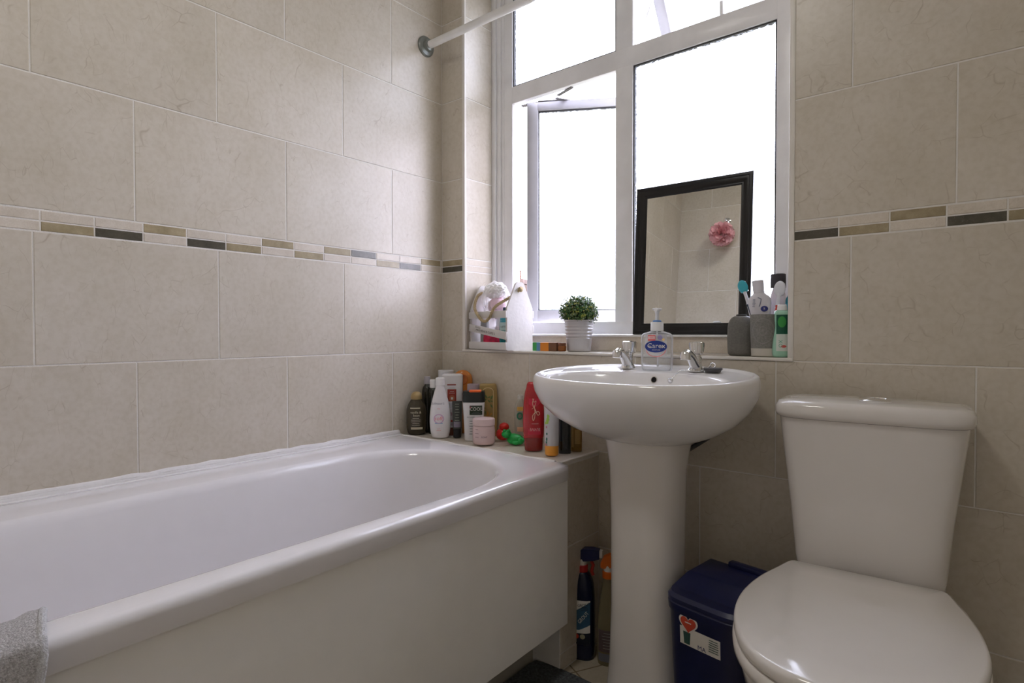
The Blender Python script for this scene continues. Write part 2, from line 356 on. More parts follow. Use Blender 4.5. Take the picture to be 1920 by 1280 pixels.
struct(mb.build('wall_right', [mat('beige_paint', (.68, .66, .60), .7)] + WM[1:], tint=True))
mb = MB(); mb.box(-.12, XR + .12, YF - .12, WT, ZC, ZC + .1, 0)
struct(mb.build('ceiling', M_PAINT))
# floor: small cream vinyl tiles laid on the diagonal
M_FL = stone('floor_tile', (.40, .35, .26), (.52, .46, .36), (.2, .15, .1), .5, rough=.4, sc=1.5)
M_FG = mat('floor_joint', (.22, .17, .11), .8)
mb = MB(); mb.box(-.12, XR + .12, YF - .12, WT, -.1, 0, 0)
mb.ct = (.5, .5, .5); ca, sa = math.cos(R(-28)), math.sin(R(-28))
for i in range(-16, 24):
    for j in range(-26, 20):
        a, b = i * .152, j * .152; cx, cy = (a + .075) * ca - (b + .075) * sa + .6, (a + .075) * sa + (b + .075) * ca - .3
        if not (.05 < cx < XR - .02 and YF + .05 < cy < -.04): continue
        mb.ct = (rnd.random(), rnd.random(), rnd.random()); q = []
        for du, dv in ((.002, .002), (.15, .002), (.15, .15), (.002, .15)):
            x = (a + du) * ca - (b + dv) * sa + .6; y = (a + du) * sa + (b + dv) * ca - .3
            q.append((min(max(x, .001), XR - .001), min(max(y, YF + .001), -.001), .0012))
        mb.add(q, [[0, 1, 2, 3]], 1, False)
struct(mb.build('floor', [M_FG, M_FL], tint=True))

# trims round the window opening
mb = MB()
mb.box(OX0 - .009, OX0 + .0035, -.0035, .006, OZ0 + .002, OZ1, 0, .0015); mb.box(OX1 - .0035, OX1 + .009, -.0035, .006, OZ0 + .002, OZ1, 0, .0015)
mb.box(OX0 - .009, OX1 + .009, -.0035, .006, OZ1 - .003, OZ1 + .008, 0, .0015)
struct(mb.build('trim_2', M_TRIM))
# boxed-in tiled ledge at the foot of the bath
LZ = .556
mb = MB(); mb.box(0.001, .642, -.198, -.001, 0.001, LZ - .006, 0)
tile_face(mb, lambda u, z, d: (.642 + d, -.197 + u, z), [(.0, .194, .004, .049, 1), (.0, .194, .049, .323, 1), (.0, .194, .323, .542, 1)])
e2 = [.006, .391, .640]
tile_face(mb, lambda u, z, d: (u, z, LZ - .006 + d * 3), [(a, b, -.192, -.003, 1) for a, b in zip(e2, e2[1:])])
struct(mb.build('trim_1', WM, tint=True))
mb = MB(); mb.box(.634, .6455, -.1975, -.003, LZ - .0075, LZ - .0015, 0, .002); mb.box(.003, .6455, -.200, -.191, LZ - .0075, LZ - .0015, 0, .002)
struct(mb.build('trim_3', M_TRIM))
mb = MB(); rs = random.Random(3)
mb.tube([(.0055, -.205 - .035 * k, .5665 + rs.uniform(-.0012, .0012)) for k in range(51)], lambda t: .0066 + .0012 * math.sin(t * 190), 0, 8)
mb.box(.0015, .0125, -1.98, -.203, .5545, .5665, 0, .002); mb.box(.0015, .0195, -1.98, -.203, .5545, .5598, 0, .002)
mb.tube([(.008 + .026 * k, -.2035, .5555 + rs.uniform(-.001, .001)) for k in range(25)], lambda t: .0042 + .0008 * math.sin(t * 120), 0, 8)
struct(mb.build('trim_4', M_SIL))

# ---------------------------------------------------------------- window
win = thing('window_1', 'white plastic window with obscure glass', 'window', (0, 0, 0)); struct(win)
FY0, FY1 = .15, .215
def frame_box(mb, x0, x1, z0, z1, y0=FY0, y1=FY1, b=.003): mb.box(x0, x1, y0, y1, z0, z1, 0, b)
mb = MB()
mb.box(OX0, .128, .139, .170, .83, OZ1, 0, .002); mb.box(.128, .147, .146, .170, .83, OZ1, 0, .004); mb.box(.147, .160, .152, .170, .83, OZ1, 0, .003); mb.box(.160, .198, .150, .170, .83, OZ1, 0, .004)
mb.box(1.073, 1.125, .150, .172, .83, OZ1, 0, .003); mb.box(1.125, OX1, .139, .172, .83, OZ1, 0, .003)
mb.box(.195, 1.075, .150, .172, .885, .925, 0, .003); mb.box(.195, 1.075, .150, .172, 2.07, OZ1, 0, .003)
mb.box(.195, 1.075, .150, .172, 1.693, 1.752, 0, .003)
mb.box(.607, .666, .1505, .172, .92, 1.70, 0, .003); mb.box(.607, .666, .1505, .172, 1.745, 2.08, 0, .003)
mb.build('window_frame', M_UPVC, win)
def beads(mb, x0, x1, z0, z1, y=.1560, t=.009):
    mb.box(x0, x0 + t, y, y + .02, z0, z1, 0, .002); mb.box(x1 - t, x1, y, y + .02, z0, z1, 0, .002)
    mb.box(x0, x1, y, y + .02, z0, z0 + t, 0, .002); mb.box(x0, x1, y, y + .02, z1 - t, z1, 0, .002)
M_GASK = mat('glazing_gasket', (.05, .05, .055), .6)
def pane(x0, x1, z0, z1, nm='pane', par=win, y=.158, xf=None):
    g = MB(); g.xf = xf or Matrix.Identity(4); g.box(x0, x1, y, y + .004, z0, z1, 0); p = g.build(nm, M_FROST, par)
    q = MB(); q.xf = xf or Matrix.Identity(4); t = .004
    q.box(x0, x0 + t, y - .003, y + .012, z0, z1, 0); q.box(x1 - t, x1, y - .003, y + .012, z0, z1, 0); q.box(x0, x1, y - .003, y + .012, z0, z0 + t, 0); q.box(x0, x1, y - .003, y + .012, z1 - t, z1, 0)
    q.build('gasket', M_GASK, p); return p
pane(.198, .607, 1.752, 2.07); pane(.666, 1.073, .925, 1.693)
# open side-hung sash, hinged near the left jamb
xf = Matrix.Translation((.244, .174, 0)) @ Matrix.Rotation(R(30), 4, 'Z')
sash = MB(); sash.xf = xf
SW, S0, S1 = .405, .928, 1.693
sash.box(0, .040, 0, .04, S0, S1, 0, .003); sash.box(SW - .040, SW, 0, .04, S0, S1, 0, .003); sash.box(.035, SW - .035, 0, .04, S0, S0 + .040, 0, .003); sash.box(.035, SW - .035, 0, .04, S1 - .030, S1, 0, .003)
M_SASH = mat('darkened_sash_plastic', (.46, .46, .49), .35)  # white frame plastic darkened in colour to offset the sky light on it
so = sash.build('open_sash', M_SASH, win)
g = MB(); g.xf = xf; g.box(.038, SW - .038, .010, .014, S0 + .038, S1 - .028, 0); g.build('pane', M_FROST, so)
q = MB(); q.xf = xf
for a in ((.040, .043, S0 + .040, S1 - .030), (SW - .043, SW - .040, S0 + .040, S1 - .030), (.040, SW - .040, S1 - .034, S1 - .030), (.040, SW - .040, S0 + .040, S0 + .043)): q.box(a[0], a[1], .006, .018, a[2], a[3], 0)
q.build('gasket', M_GASK, so)
# friction stay above the sash
st = MB(); zt = 1.6985
def bar(a, b, w_=.009, h=.003):
    a, b = Vector(a), Vector(b); d = (b - a).normalized(); n = d.cross(Vector((0, 0, 1))) * w_
    st.add([a - n, a + n, b + n, b - n, a - n + Vector((0, 0, h)), a + n + Vector((0, 0, h)), b + n + Vector((0, 0, h)), b - n + Vector((0, 0, h))], [[0, 1, 2, 3], [4, 5, 6, 7], [0, 1, 5, 4], [1, 2, 6, 5], [2, 3, 7, 6], [3, 0, 4, 7]], 0, False)
bar((.21, .19, 1.6915), (.26, .20, 1.6935)); bar((.235, .185, 1.690), (.285, .212, 1.695)); bar((.275, .200, 1.694), (.36, .252, 1.694)); bar((.35, .20, 1.688), (.365, .262, 1.6945), .006); bar((.365, .19, 1.690), (.44, .165, 1.690), .006)
st.build('friction_stay', mat('stay_metal', (.10, .095, .09), .5), win)
# top-hung vent open outwards over the right light
xf = Matrix.Translation((.669, .185, 2.068)) @ Matrix.Rotation(R(-34), 4, 'X').inverted()
v = MB(); v.xf = xf; VW, VH = .398, .318
v.box(0, .036, 0, .045, -VH, 0, 0, .004); v.box(VW - .036, VW, 0, .045, -VH, 0, 0, .004); v.box(.03, VW - .03, 0, .045, -VH, -VH + .036, 0, .004); v.box(.03, VW - .03, 0, .045, -.036, 0, 0, .004)
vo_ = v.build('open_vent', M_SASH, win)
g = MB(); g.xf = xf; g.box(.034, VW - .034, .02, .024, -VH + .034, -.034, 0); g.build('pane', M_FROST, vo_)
g = MB(); g.tube([(.69, .19, 1.84), (.683, .25, 1.93)], .004, 0, 8); g.tube([(.93, .158, 1.752), (.925, .168, 1.795)], .006, 0, 8); g.build('vent_stay', M_WHITE, win)
# tiled sill with upstand and white nosing
mb = MB(); mb.box(OX0 + .001, OX1 - .001, 0, .121, .8265, .8285, 0)
tile_face(mb, lambda u, z, d: (u, z, .8285 + d * 3.6), [(.112, .465, .004, .119, 1), (.465, .83, .004, .119, 1), (.83, 1.144, .004, .119, 1)])
mb.box(OX0 + .001, OX1 - .001, .1185, .1505, .827, .880, 0)
tile_face(mb, lambda u, z, d: (u, .1185 - d, z), [(.112, 1.144, .834, .880, 2)])
mb.build('window_sill', WM, win, tint=True)
mb = MB(); mb.box(OX0 - .009, OX1 + .009, -.0055, .006, .8255, .8335, 0, .0025); mb.build('sill_edge_trim', M_TRIM, win)
mb = MB(); mb.box(OX0 + .002, OX1 - .002, .108, .152, .8785, .8850, 0, .003); mb.build('ledge_board', M_UPVC, win)

# ---------------------------------------------------------------- outside: chimney seen through the open gap
M_BRICK = mat('weathered_brick', (.095, .066, .055), .9, vary=.35, scale=6, bump=.4, bscale=30)
M_SLATE = mat('roof_slate', (.10, .10, .11), .8, vary=.2)
hs = thing('neighbouring_house', 'brick chimney of a neighbouring house seen through the window gap', 'house', (-9.365, 12, -6.0), 20)
mb = MB(); mb.box(-4, 4, 0, 6, 0, 4.6, 0); mb.build('wall', M_BRICK, hs)
mb = MB(); mb.add([(-4.2, -.3, 4.5), (4.2, -.3, 4.5), (4.2, 6.3, 4.5), (-4.2, 6.3, 4.5), (-4.2, 3, 6.6), (4.2, 3, 6.6)], [[0, 1, 5, 4], [3, 2, 5, 4], [0, 4, 3], [1, 2, 5], [0, 1, 2, 3]], 0, False); mb.build('roof', M_SLATE, hs)
ch = MB(); ch.box(-.15, .15, 0, .5, 4.6, 8.45, 0); ch.box(-.19, .19, -.04, .54, 8.3, 8.42, 0); ch.box(.15, .36, .03, .5, 4.6, 8.25, 0); co_ = ch.build('chimney', M_BRICK, hs)
cp = MB(); cp.lathe([(.08, 0), (.075, .22), (.09, .24), (.06, .26)], 0, 16, (-.02, .2, 8.45)); cp.build('chimney_pot', mat('terracotta', (.10, .05, .03), .8), co_)

# ---------------------------------------------------------------- curtain rail
rl = thing('shower_curtain_rail', 'white tube rail crossing above the bath from the left wall', 'curtain rail', (0, -.078, 1.867))
mb = MB(); pts = [(.012, 0, 0), (.45, 0, 0)] + [(.45 + .2 * math.sin(R(a)), -.2 + .2 * math.cos(R(a)), 0) for a in range(10, 91, 10)] + [(.65, -1.9, 0)]
mb.tube(pts, .0125, 0, 20); mb.build('tube', M_WHITE, rl)
mb = MB(); mb.xf = Matrix.Rotation(R(90), 4, 'Y'); mb.lathe([(.0, 0.001), (.034, .001), (.034, .006), (.031, .010), (.020, .013), (.0185, .024), (.0135, .026)], 0, 32)
mb.build('wall_flange', mat('grey_metal', (.25, .27, .255), .35, metal=.6), rl, 'grey round flange')
mb = MB(); mb.xf = Matrix.Translation((.65, -1.919, 0)) @ Matrix.Rotation(R(-90), 4, 'X'); mb.lathe([(.0, 0.001), (.034, .001), (.034, .006), (.031, .010), (.020, .013), (.0185, .024), (.0135, .026)], 0, 32); mb.build('wall_flange', MATS['grey_metal'], rl)

# ---------------------------------------------------------------- bath
bt = thing('bathtub', 'white acrylic bathtub with rounded rim along the left tiled wall', 'bathtub', (0, 0, 0))
BY0, BY1 = -.2005, -1.985
def outer_pts(inset, z, n=160):
    """rounded quadrilateral, far right corner tight, slightly wider to the near end"""
    P = []; x0, x1n, x1f = .008 + inset * .3, .722 - inset, .677 - inset; y0, y1 = BY0 - inset * .3, BY1 + inset
    cs = [((x1f), y0), (x0, y0), (x0, y1), (x1n, y1)]; out_ = []
    r = .008
    for i in range(4):
        p0, p1, p2 = Vector(cs[i - 1]), Vector(cs[i]), Vector(cs[(i + 1) % 4])
        a = p1 + (p0 - p1).normalized() * r; b = p1 + (p2 - p1).normalized() * r
        for k in range(9):
            t = k / 8; out_.append(a * (1 - t) ** 2 + p1 * 2 * t * (1 - t) + b * t * t)
    tot = sum((out_[i] - out_[i - 1]).length for i in range(len(out_)))
    return resample(out_, n, z)
BCX, BCY = .385, -1.09
def angs():
    A = [math.atan2(math.sin(2 * PI * k / 300) * 2.8, math.cos(2 * PI * k / 300)) for k in range(300)]
    for cx, cy in ((.677, BY0), (.008, BY0), (.008, BY1), (.722, BY1)):
        a = math.atan2(cy - BCY, cx - BCX); A += [a + d for d in (-.03, -.02, -.012, -.006, -.003, 0, .003, .006, .012, .02, .03)]
    return sorted(((a + PI) % (2 * PI)) for a in A)
ANG = angs()
def resample(pl_, n, z):
    """outline sampled along fixed rays from the bath centre, so successive rings line up"""
    pl_ = list(pl_); res = []
    for a in ANG:
        d = Vector((math.cos(a), math.sin(a))); best = None
        for i in range(len(pl_)):
            p, q = pl_[i - 1], pl_[i]; e = q - p; den = d.x * e.y - d.y * e.x
            if abs(den) < 1e-12: continue
            w_ = p - Vector((BCX, BCY)); t = (w_.x * e.y - w_.y * e.x) / den; u = (w_.x * d.y - w_.y * d.x) / den
            if t > 0 and -1e-9 <= u <= 1 + 1e-9 and (best is None or t > best): best = t
        res.append((BCX + d.x * best, BCY + d.y * best, z))
    return res
def well_pts(s, z, n=160):
    """opening of the well: straight sides, half-round far end"""
    o = []; cx = .389; a = .249 - s; yf = -.274 - s * 1.1; yn = -1.87 + s * 1.5; fe = .30; ne = .16
    for k in range(240):
        t = 2 * PI * k / 240; c, q = math.cos(t), math.sin(t)
        ex = 2.25 if q > 0 else 3.2
        x = cx + a * math.copysign(abs(c) ** (2 / ex), c)
        y = (yf - fe + fe * abs(q) ** (2 / ex)) if q > 0 else (yn + ne - ne * abs(q) ** (2 / ex))
        # right side widens a little toward the near end like the rim
        x += max(0, -y - .5) * .008
        o.append(Vector((x, y)))
    return resample(o, n, z)
RZ = .556
rings = [outer_pts(.006, RZ - .041), outer_pts(.0015, RZ - .0405), outer_pts(.0008, RZ - .038), outer_pts(-.0008, RZ - .015), outer_pts(-.0008, RZ - .0125), outer_pts(.0000, RZ - .008), outer_pts(.003, RZ - .0035), outer_pts(.007, RZ - .001), outer_pts(.013, RZ), outer_pts(.024, RZ + .0002)]
rings += [well_pts(-.010, RZ - .0002), well_pts(-.003, RZ - .002), well_pts(.004, RZ - .008), well_pts(.010, RZ - .020), well_pts(.022, RZ - .09), well_pts(.038, RZ - .20), well_pts(.058, RZ - .31), well_pts(.085, RZ - .365), well_pts(.12, RZ - .385), well_pts(.20, RZ - .39)]
mb = MB(); mb.loft(rings, 0, False, True); mb.build('tub', M_ACR, bt, sharp=60)
mb = MB(); mb.add([(.669, -.2005, .1425), (.669, -.2005, .5125), (.713, -1.985, .5125), (.713, -1.985, .1425), (.652, -.2005, .1425), (.652, -.2005, .5125), (.696, -1.985, .5125), (.696, -1.985, .1425)], [[0, 1, 2, 3], [4, 5, 6, 7], [0, 1, 5, 4], [2, 3, 7, 6], [0, 3, 7, 4], [1, 2, 6, 5]], 0, False)
mb.build('side_panel', M_PANEL, bt, 'flat white side panel')
mb = MB(); mb.box(.543, .557, -1.985, -.2005, .0015, .16, 0, .001); mb.build('plinth', mat('plinth_board', (.55, .52, .45), .5), bt)
mb = MB(); mb.lathe([(.0, 0), (.03, 0), (.034, -.003)], 0, 24, (.389, -1.72, RZ - .385)); mb.build('waste', M_CHROME, bt)

# ---------------------------------------------------------------- basin
bs = thing('pedestal_basin', 'white ceramic hand basin on its pedestal below the window', 'basin', (0, 0, 0))
BXC, BYB, BYF, BA = .872, -.004, -.402, .262
def rimz(y): return .788 + .020 * (y - BYF) / (BYB - BYF)
def oring(s, z=None, dz=0., tx=None, ty=None, n=2.25, w_=0.):
    o = []; yc = (BYB + BYF) / 2; b = (BYB - BYF) / 2
    for k in range(96):
        t = 2 * PI * k / 96; c, q = math.cos(t), math.sin(t)
        x = BXC + s * BA * math.copysign(abs(c) ** (2 / n), c); y = yc + s * b * math.copysign(abs(q) ** (2 / n), q)
        if tx is not None: x += (tx - BXC) * (1 - s); y += (ty - yc) * (1 - s)
        o.append((x, y, (rimz(y) + dz) if z is None else z))
    return o
def bring(a, b, dz, cy=-.255, zabs=None):
    o = []
    for k in range(96):
        t = 2 * PI * k / 96; c, q = math.cos(t), math.sin(t)
        x = BXC + a * math.copysign(abs(c) ** .93, c); y = cy + b * math.copysign(abs(q) ** .93, q); o.append((x, y, rimz(y) + dz if zabs is None else zabs))
    return o
rg = [oring(.30, .640, tx=.885, ty=-.19), oring(.36, .642, tx=.885, ty=-.19), oring(.48, .650, tx=.885, ty=-.19), oring(.66, .668, tx=.885, ty=-.18), oring(.82, .694, tx=.885, ty=-.18), oring(.93, .724, tx=.88, ty=-.2), oring(.985, .752), oring(1.0, dz=-.022), oring(.996, dz=-.009), oring(.982, dz=-.002), oring(.965, dz=0), oring(.945, dz=-.001), oring(.93, dz=-.004), oring(.90, dz=-.006)]
rg += [bring(.222, .128, -.0055), bring(.216, .122, -.008), bring(.209, .115, -.016), bring(.195, .104, 0, zabs=.745), bring(.165, .085, 0, zabs=.705), bring(.11, .055, 0, zabs=.680), bring(.03, .02, 0, zabs=.672)]
mb = MB(); mb.loft(rg, 0, True, True); mb.build('bowl', M_CER, bs, sharp=70)
mb = MB()
pr = [(.098, .0), (.098, .015), (.092, .05), (.086, .12), (.082, .25), (.083, .45), (.086, .58), (.092, .62), (.098, .650)]
mb.loft([ring(r, r * .93, z, 2.4, 64, .885, -.185) for r, z in pr], 0); mb.build('pedestal', M_CERW, bs, sharp=60)
mb = MB(); mb.xf = Matrix.Translation((.880, -.1395, .7775)) @ Matrix.Rotation(R(78), 4, 'X'); mb.lathe([(.0, .0050), (.0064, .0050)], 1, 24); mb.lathe([(.0064, .0045), (.0068, .0058), (.0080, .0058), (.0088, .001)], 0, 24, cap=False)
mb.build('overflow', [M_CHROME, M_BLACK], bs, 'chrome ringed overflow hole')
mb = MB(); mb.lathe([(.0, .674), (.018, .674), (.021, .672)], 0, 24, (BXC, -.255, 0)); mb.build('waste', M_CHROME, bs)
mb = MB(); mb.tube([(.91, -.11, .665), (.96, -.05, .655), (.985, -.012, .655)], .011, 0, 10); mb.build('bracket', M_BLACK, bs, 'dark bracket under the bowl')
mb = MB(); mb.tube([(.93, -.09, .60), (.985, -.03, .645)], .006, 0, 8); mb.build('supply_pipe', M_BLACK, bs)

def make_tap(loc, rz, label, knobrot):
    t = thing('basin_tap', label, 'tap', loc, rz, 'chrome pillar taps on the basin')
    b = MB(); b.lathe([(.0, .0005), (.019, .0005), (.0195, .003), (.017, .007), (.0145, .012), (.0135, .022), (.014, .032), (.0125, .036)], 0, 32)
    # spout leaning up and forward then turning down
    pts = [(0, -.002, .010), (0, -.018, .024), (0, -.036, .037), (0, -.054, .045), (0, -.066, .046), (0, -.073, .041), (0, -.075, .031)]
    rows = [crom(pts, i / 4) for i in range(25)]
    b.tube(rows, lambda u: .0125 - .0035 * min(1, u * 1.6) + (.003 if u > .75 else 0), 0, 20)
    b.build('body', M_CHROME, t)
    k = MB(); k.xf = Matrix.Translation((0, .006, 0)) @ Matrix.Rotation(R(knobrot), 4, 'Z') @ Matrix.Rotation(R(-6), 4, 'X')
    k.lathe([(.0, .034), (.010, .034), (.011, .040), (.0165, .042), (.0195, .062), (.0190, .068), (.015, .0705), (0, .0712)], 0, 48, ex=lambda i: 1 - .085 * (abs(math.sin(i / 48 * PI * 4)) ** .5 if False else max(0, math.cos(i / 48 * 2 * PI * 4)) ** 2))
    k.build('handle', M_CHROME, t)
    return t
make_tap((.782, -.092, rimz(-.09) - .005), 8, 'chrome pillar tap at the left of the clear soap bottle', 0)
make_tap((.962, -.092, rimz(-.09) - .005), 4, 'chrome pillar tap at the right of the clear soap bottle, plug chain at its foot', 22)
# plug on its chain
pg = thing('basin_plug', 'black and chrome basin plug with ball chain resting on the basin deck', 'plug', (1.003, -.092, rimz(-.09) - .004))
mb = MB(); mb.lathe([(0, .0), (.017, .0), (.019, .004), (.0215, .005), (.022, .008), (.020, .010), (0, .0105)], 0, 32); mb.build('stopper', mat('plug_rubber', (.10, .10, .105), .35, metal=.5), pg)
mb = MB(); mb.tube([(.006 * math.cos(a), .0, .0155 + .006 * math.sin(a)) for a in [2 * PI * k / 20 for k in range(20)]], .0012, 0, 6, closed=True); mb.build('pull_ring', M_CHROME, pg)
mb = MB(); cpts = [(-.006, 0, .014), (-.022, -.006, .003), (-.04, -.016, .002), (-.056, -.024, .002), (-.066, -.034, .001), (-.074, -.046, -.010), (-.080, -.052, -.019)]
for i in range(46):
    p = crom(cpts, i / 45 * 6 * .9999); mb.ball(p, .0020, 0, 8, 6)
mb.build('chain', M_CHROME, pg)
mb = MB(); mb.xf = Matrix.Translation((-.081, -.052, -.021)) @ Matrix.Rotation(R(70), 4, 'X'); mb.lathe([(0, -.003), (.006, -.003), (.0075, 0), (.006, .004), (.003, .007), (0, .008)], 0, 20); mb.build('chain_stay', M_CHROME, pg)

# ---------------------------------------------------------------- toilet
tl = thing('toilet', 'white close coupled toilet with its lid closed, right of the basin', 'toilet', (1.3150, -.02, 0), 4)
lidp = [(-.196, .118), (-.205, .126), (-.24, .136), (-.30, .153), (-.36, .163), (-.42, .165), (-.48, .156), (-.54, .135), (-.585, .104), (-.612, .064), (-.62, .03), (-.622, .0)]
def dring(s, z, yo=0., fr=1., sub=4, ycen=-.40):
    rows = [crom(lidp, i / sub) for i in range((len(lidp) - 1) * sub + 1)]
    R_ = [(h * s, (y - ycen) * s * fr + ycen + yo, z) for y, h in rows]
    L_ = [(-x, y, zz) for x, y, zz in R_[:-1]][::-1]
    return R_ + L_
mb = MB(); mb.loft([dring(.975, .4325), dring(.995, .435), dring(1, .441), dring(.997, .447), dring(.985, .4515), dring(.96, .4535), dring(.7, .4550), dring(.2, .4556)], 0); mb.build('lid', M_CERW, tl, sharp=60)
mb = MB(); mb.loft([dring(.985, .4105), dring(1.006, .414), dring(1.01, .421), dring(1.004, .428), dring(.985, .4315)], 0); mb.build('seat', M_CERW, tl, sharp=60)
def pring(rx, y0, y1, z): return ring(rx, (y1 - y0) / 2, z, 2.3, 64, 0, (y0 + y1) / 2)
mb = MB(); mb.loft([pring(.115, -.50, -.06, 0.001), pring(.112, -.49, -.06, .03), pring(.098, -.45, -.06, .10), pring(.098, -.44, -.05, .18), pring(.115, -.48, -.04, .25), pring(.142, -.55, -.04, .31), pring(.163, -.60, -.03, .36), pring(.169, -.613, -.02, .395), pring(.167, -.611, -.02, .408)], 0)
mb.build('pan', M_CERW, tl, sharp=60)
mb = MB(); tk = [(.415, .115, .062), (.421, .121, .075), (.45, .1245, .081), (.55, .134, .083), (.65, .146, .085), (.724, .155, .086)]
mb.loft([ring(a, b, z, 5, 72, 0, -.095) for z, a, b in tk], 0); mb.build('cistern', M_CERW, tl, sharp=60)
mb = MB(); mb.loft([ring(.156, .087, .7245, 5, 72, 0, -.095), ring(.161, .0925, .7275, 5, 72, 0, -.095), ring(.1635, .0945, .735, 5, 72, 0, -.095), ring(.1625, .0935, .747, 5, 72, 0, -.095), ring(.157, .089, .7555, 5, 72, 0, -.095), ring(.140, .074, .7590, 4.5, 72, 0, -.095), ring(.05, .03, .760, 4, 72, 0, -.095)], 0); mb.build('cistern_lid', M_CERW, tl, sharp=60)
mb = MB(); mb.lathe([(.027, .7590), (.0275, .763), (.025, .7655), (.021, .7665), (.0205, .765), (0, .7655)], 0, 40, (0.01, -.115, 0)); mb.build('flush_button', M_CHROME, tl, 'chrome dual flush button')
for sx in (-.075, .075):
    mb = MB(); mb.xf = Matrix.Translation((sx, -.190, .428)) @ Matrix.Rotation(R(90), 4, 'Y'); mb.lathe([(0, -.016), (.011, -.016), (.011, .016), (0, .016)], 0, 16); mb.build('hinge', M_CERW, tl)

# ---------------------------------------------------------------- blue pedal bin
M_BIN = mat('navy_plastic', (.008, .011, .058), .38, vary=.1)
bn = thing('pedal_bin', 'navy blue plastic pedal bin between the basin pedestal and the toilet', 'bin', (1.076, -.222, 0), -10)
mb = MB(); mb.loft([ring(a, b, z, 5, 64) for z, a, b in [(.001, .070, .072), (.006, .074, .076), (.15, .080, .083), (.312, .087, .090), (.317, .090, .093), (.332, .091, .094), (.336, .088, .091)]], 0); mb.build('bucket', M_BIN, bn)
mb = MB(); mb.loft([ring(a, b, z, 5, 64, 0, cy) for z, a, b, cy in [(.3365, .091, .094, 0), (.344, .091, .094, 0), (.351, .087, .089, .002)]], 0)
mb.loft([[(-.086, -.060, .3495), (.086, -.060, .3495), (.086, .086, .3495), (-.086, .086, .3495)], [(-.079, -.010, .370), (.072, -.010, .370), (.072, .084, .373), (-.080, .084, .373)], [(-.074, -.002, .373), (.066, -.002, .373), (.068, .080, .376), (-.076, .080, .376)]], 0, smooth=False)
mb.box(-.030, .078, .070, .090, .372, .386, 0, .004)
mb.build('bin_lid', M_BIN, bn)
bb = Body([(0, .074, .076), (.15, .080, .083), (.335, .088, .091)], 5, smooth=False)
lbz = .078
lb = MB(); S = lambda u, z, e=.001: (u + .024, bb.S(u + .024, z + lbz, e)[1], z + lbz)
WL, DG, RD, NV = 0, 1, 2, 3
p_rect(lb, S, -.070, .020, .177, .214, WL, .0008, 14, 2)
def heart(cx, cz, s): return [(cx + s * (16 * math.sin(t) ** 3) / 16, cz + s * (13 * math.cos(t) - 5 * math.cos(2 * t) - 2 * math.cos(3 * t) - math.cos(4 * t)) / 16) for t in [2 * PI * k / 40 for k in range(40)]]
p_poly(lb, S, heart(-.050, .222, .022), WL, .0010); p_poly(lb, S, heart(-.050, .222, .018), RD, .0013)
p_lines(lb, S, -.050, .224, .022, 1, .003, WL, .0022)
p_poly(lb, S, [(-.062, .205), (-.045, .205), (-.047, .180), (-.060, .180)], DG)
p_text(lb, S, 'MA', .013, -.020, .183, NV, 0, .0016); p_lines(lb, S, .006, .208, .022, 6, .0045, DG, .0016, 5)
lb.build('sticker', [mat('sticker_white', (.62, .60, .56), .5), mat('sticker_green', (.03, .08, .07), .5), mat('sticker_red', (.5, .06, .03), .5), mat('sticker_navy', (.02, .03, .12), .5)], bn, 'white product sticker with red heart')
mb = MB(); mb.box(-.04, .01, -.108, -.070, .012, .022, 0, .005); mb.build('pedal', mat('grey_plastic', (.3, .31, .33), .4), bn)

# ---------------------------------------------------------------- cleaning sprays
sp_ = thing('spray_bottle', 'navy cleaning spray bottle with red collar between bath and pedestal', 'spray bottle', (.6420, -.088, 0), 22, 'cleaning sprays on the floor')
bd = Body([(.001, .030, .024), (.004, .034, .027), (.03, .035, .028), (.10, .035, .028), (.17, .034, .027), (.205, .030, .025), (.228, .021, .019), (.236, .014, .014)], 2.6)
mb = MB(); bd.mesh(mb); mb.build('bottle', mat('spray_navy', (.006, .010, .035), .25), sp_)
lb = MB(); p_rect(lb, bd.S, -.028, .026, .045, .165, 0); p_poly(lb, bd.S, [(-.028, .128), (.0, .145), (.026, .162), (.026, .10), (-.004, .085), (-.028, .085)], 1); p_poly(lb, bd.S, [(-.02, .075), (.026, .078), (.026, .045), (-.028, .045), (-.028, .075)], 2)
p_disc(lb, bd.S, -.012, .068, .008, .007, 3, .0016); p_disc(lb, bd.S, .006, .068, .007, .007, 4, .0016); p_text(lb, bd.S, 'GROUT', .010, .009, .154, 2, 12, .0020); p_text(lb, bd.S, 'GROUT', .014, .008, .120, 0, 50, .0020, .8); p_lines(lb, bd.S, .01, .148, .022, 3, .004, 2, .001)
lb.build('label', [M_WINK, mat('label_blue', (.03, .10, .18), .5), mat('label_navy', (.01, .015, .03), .5), mat('label_red', (.55, .05, .02), .5), mat('label_sand', (.35, .33, .22), .5)], sp_)
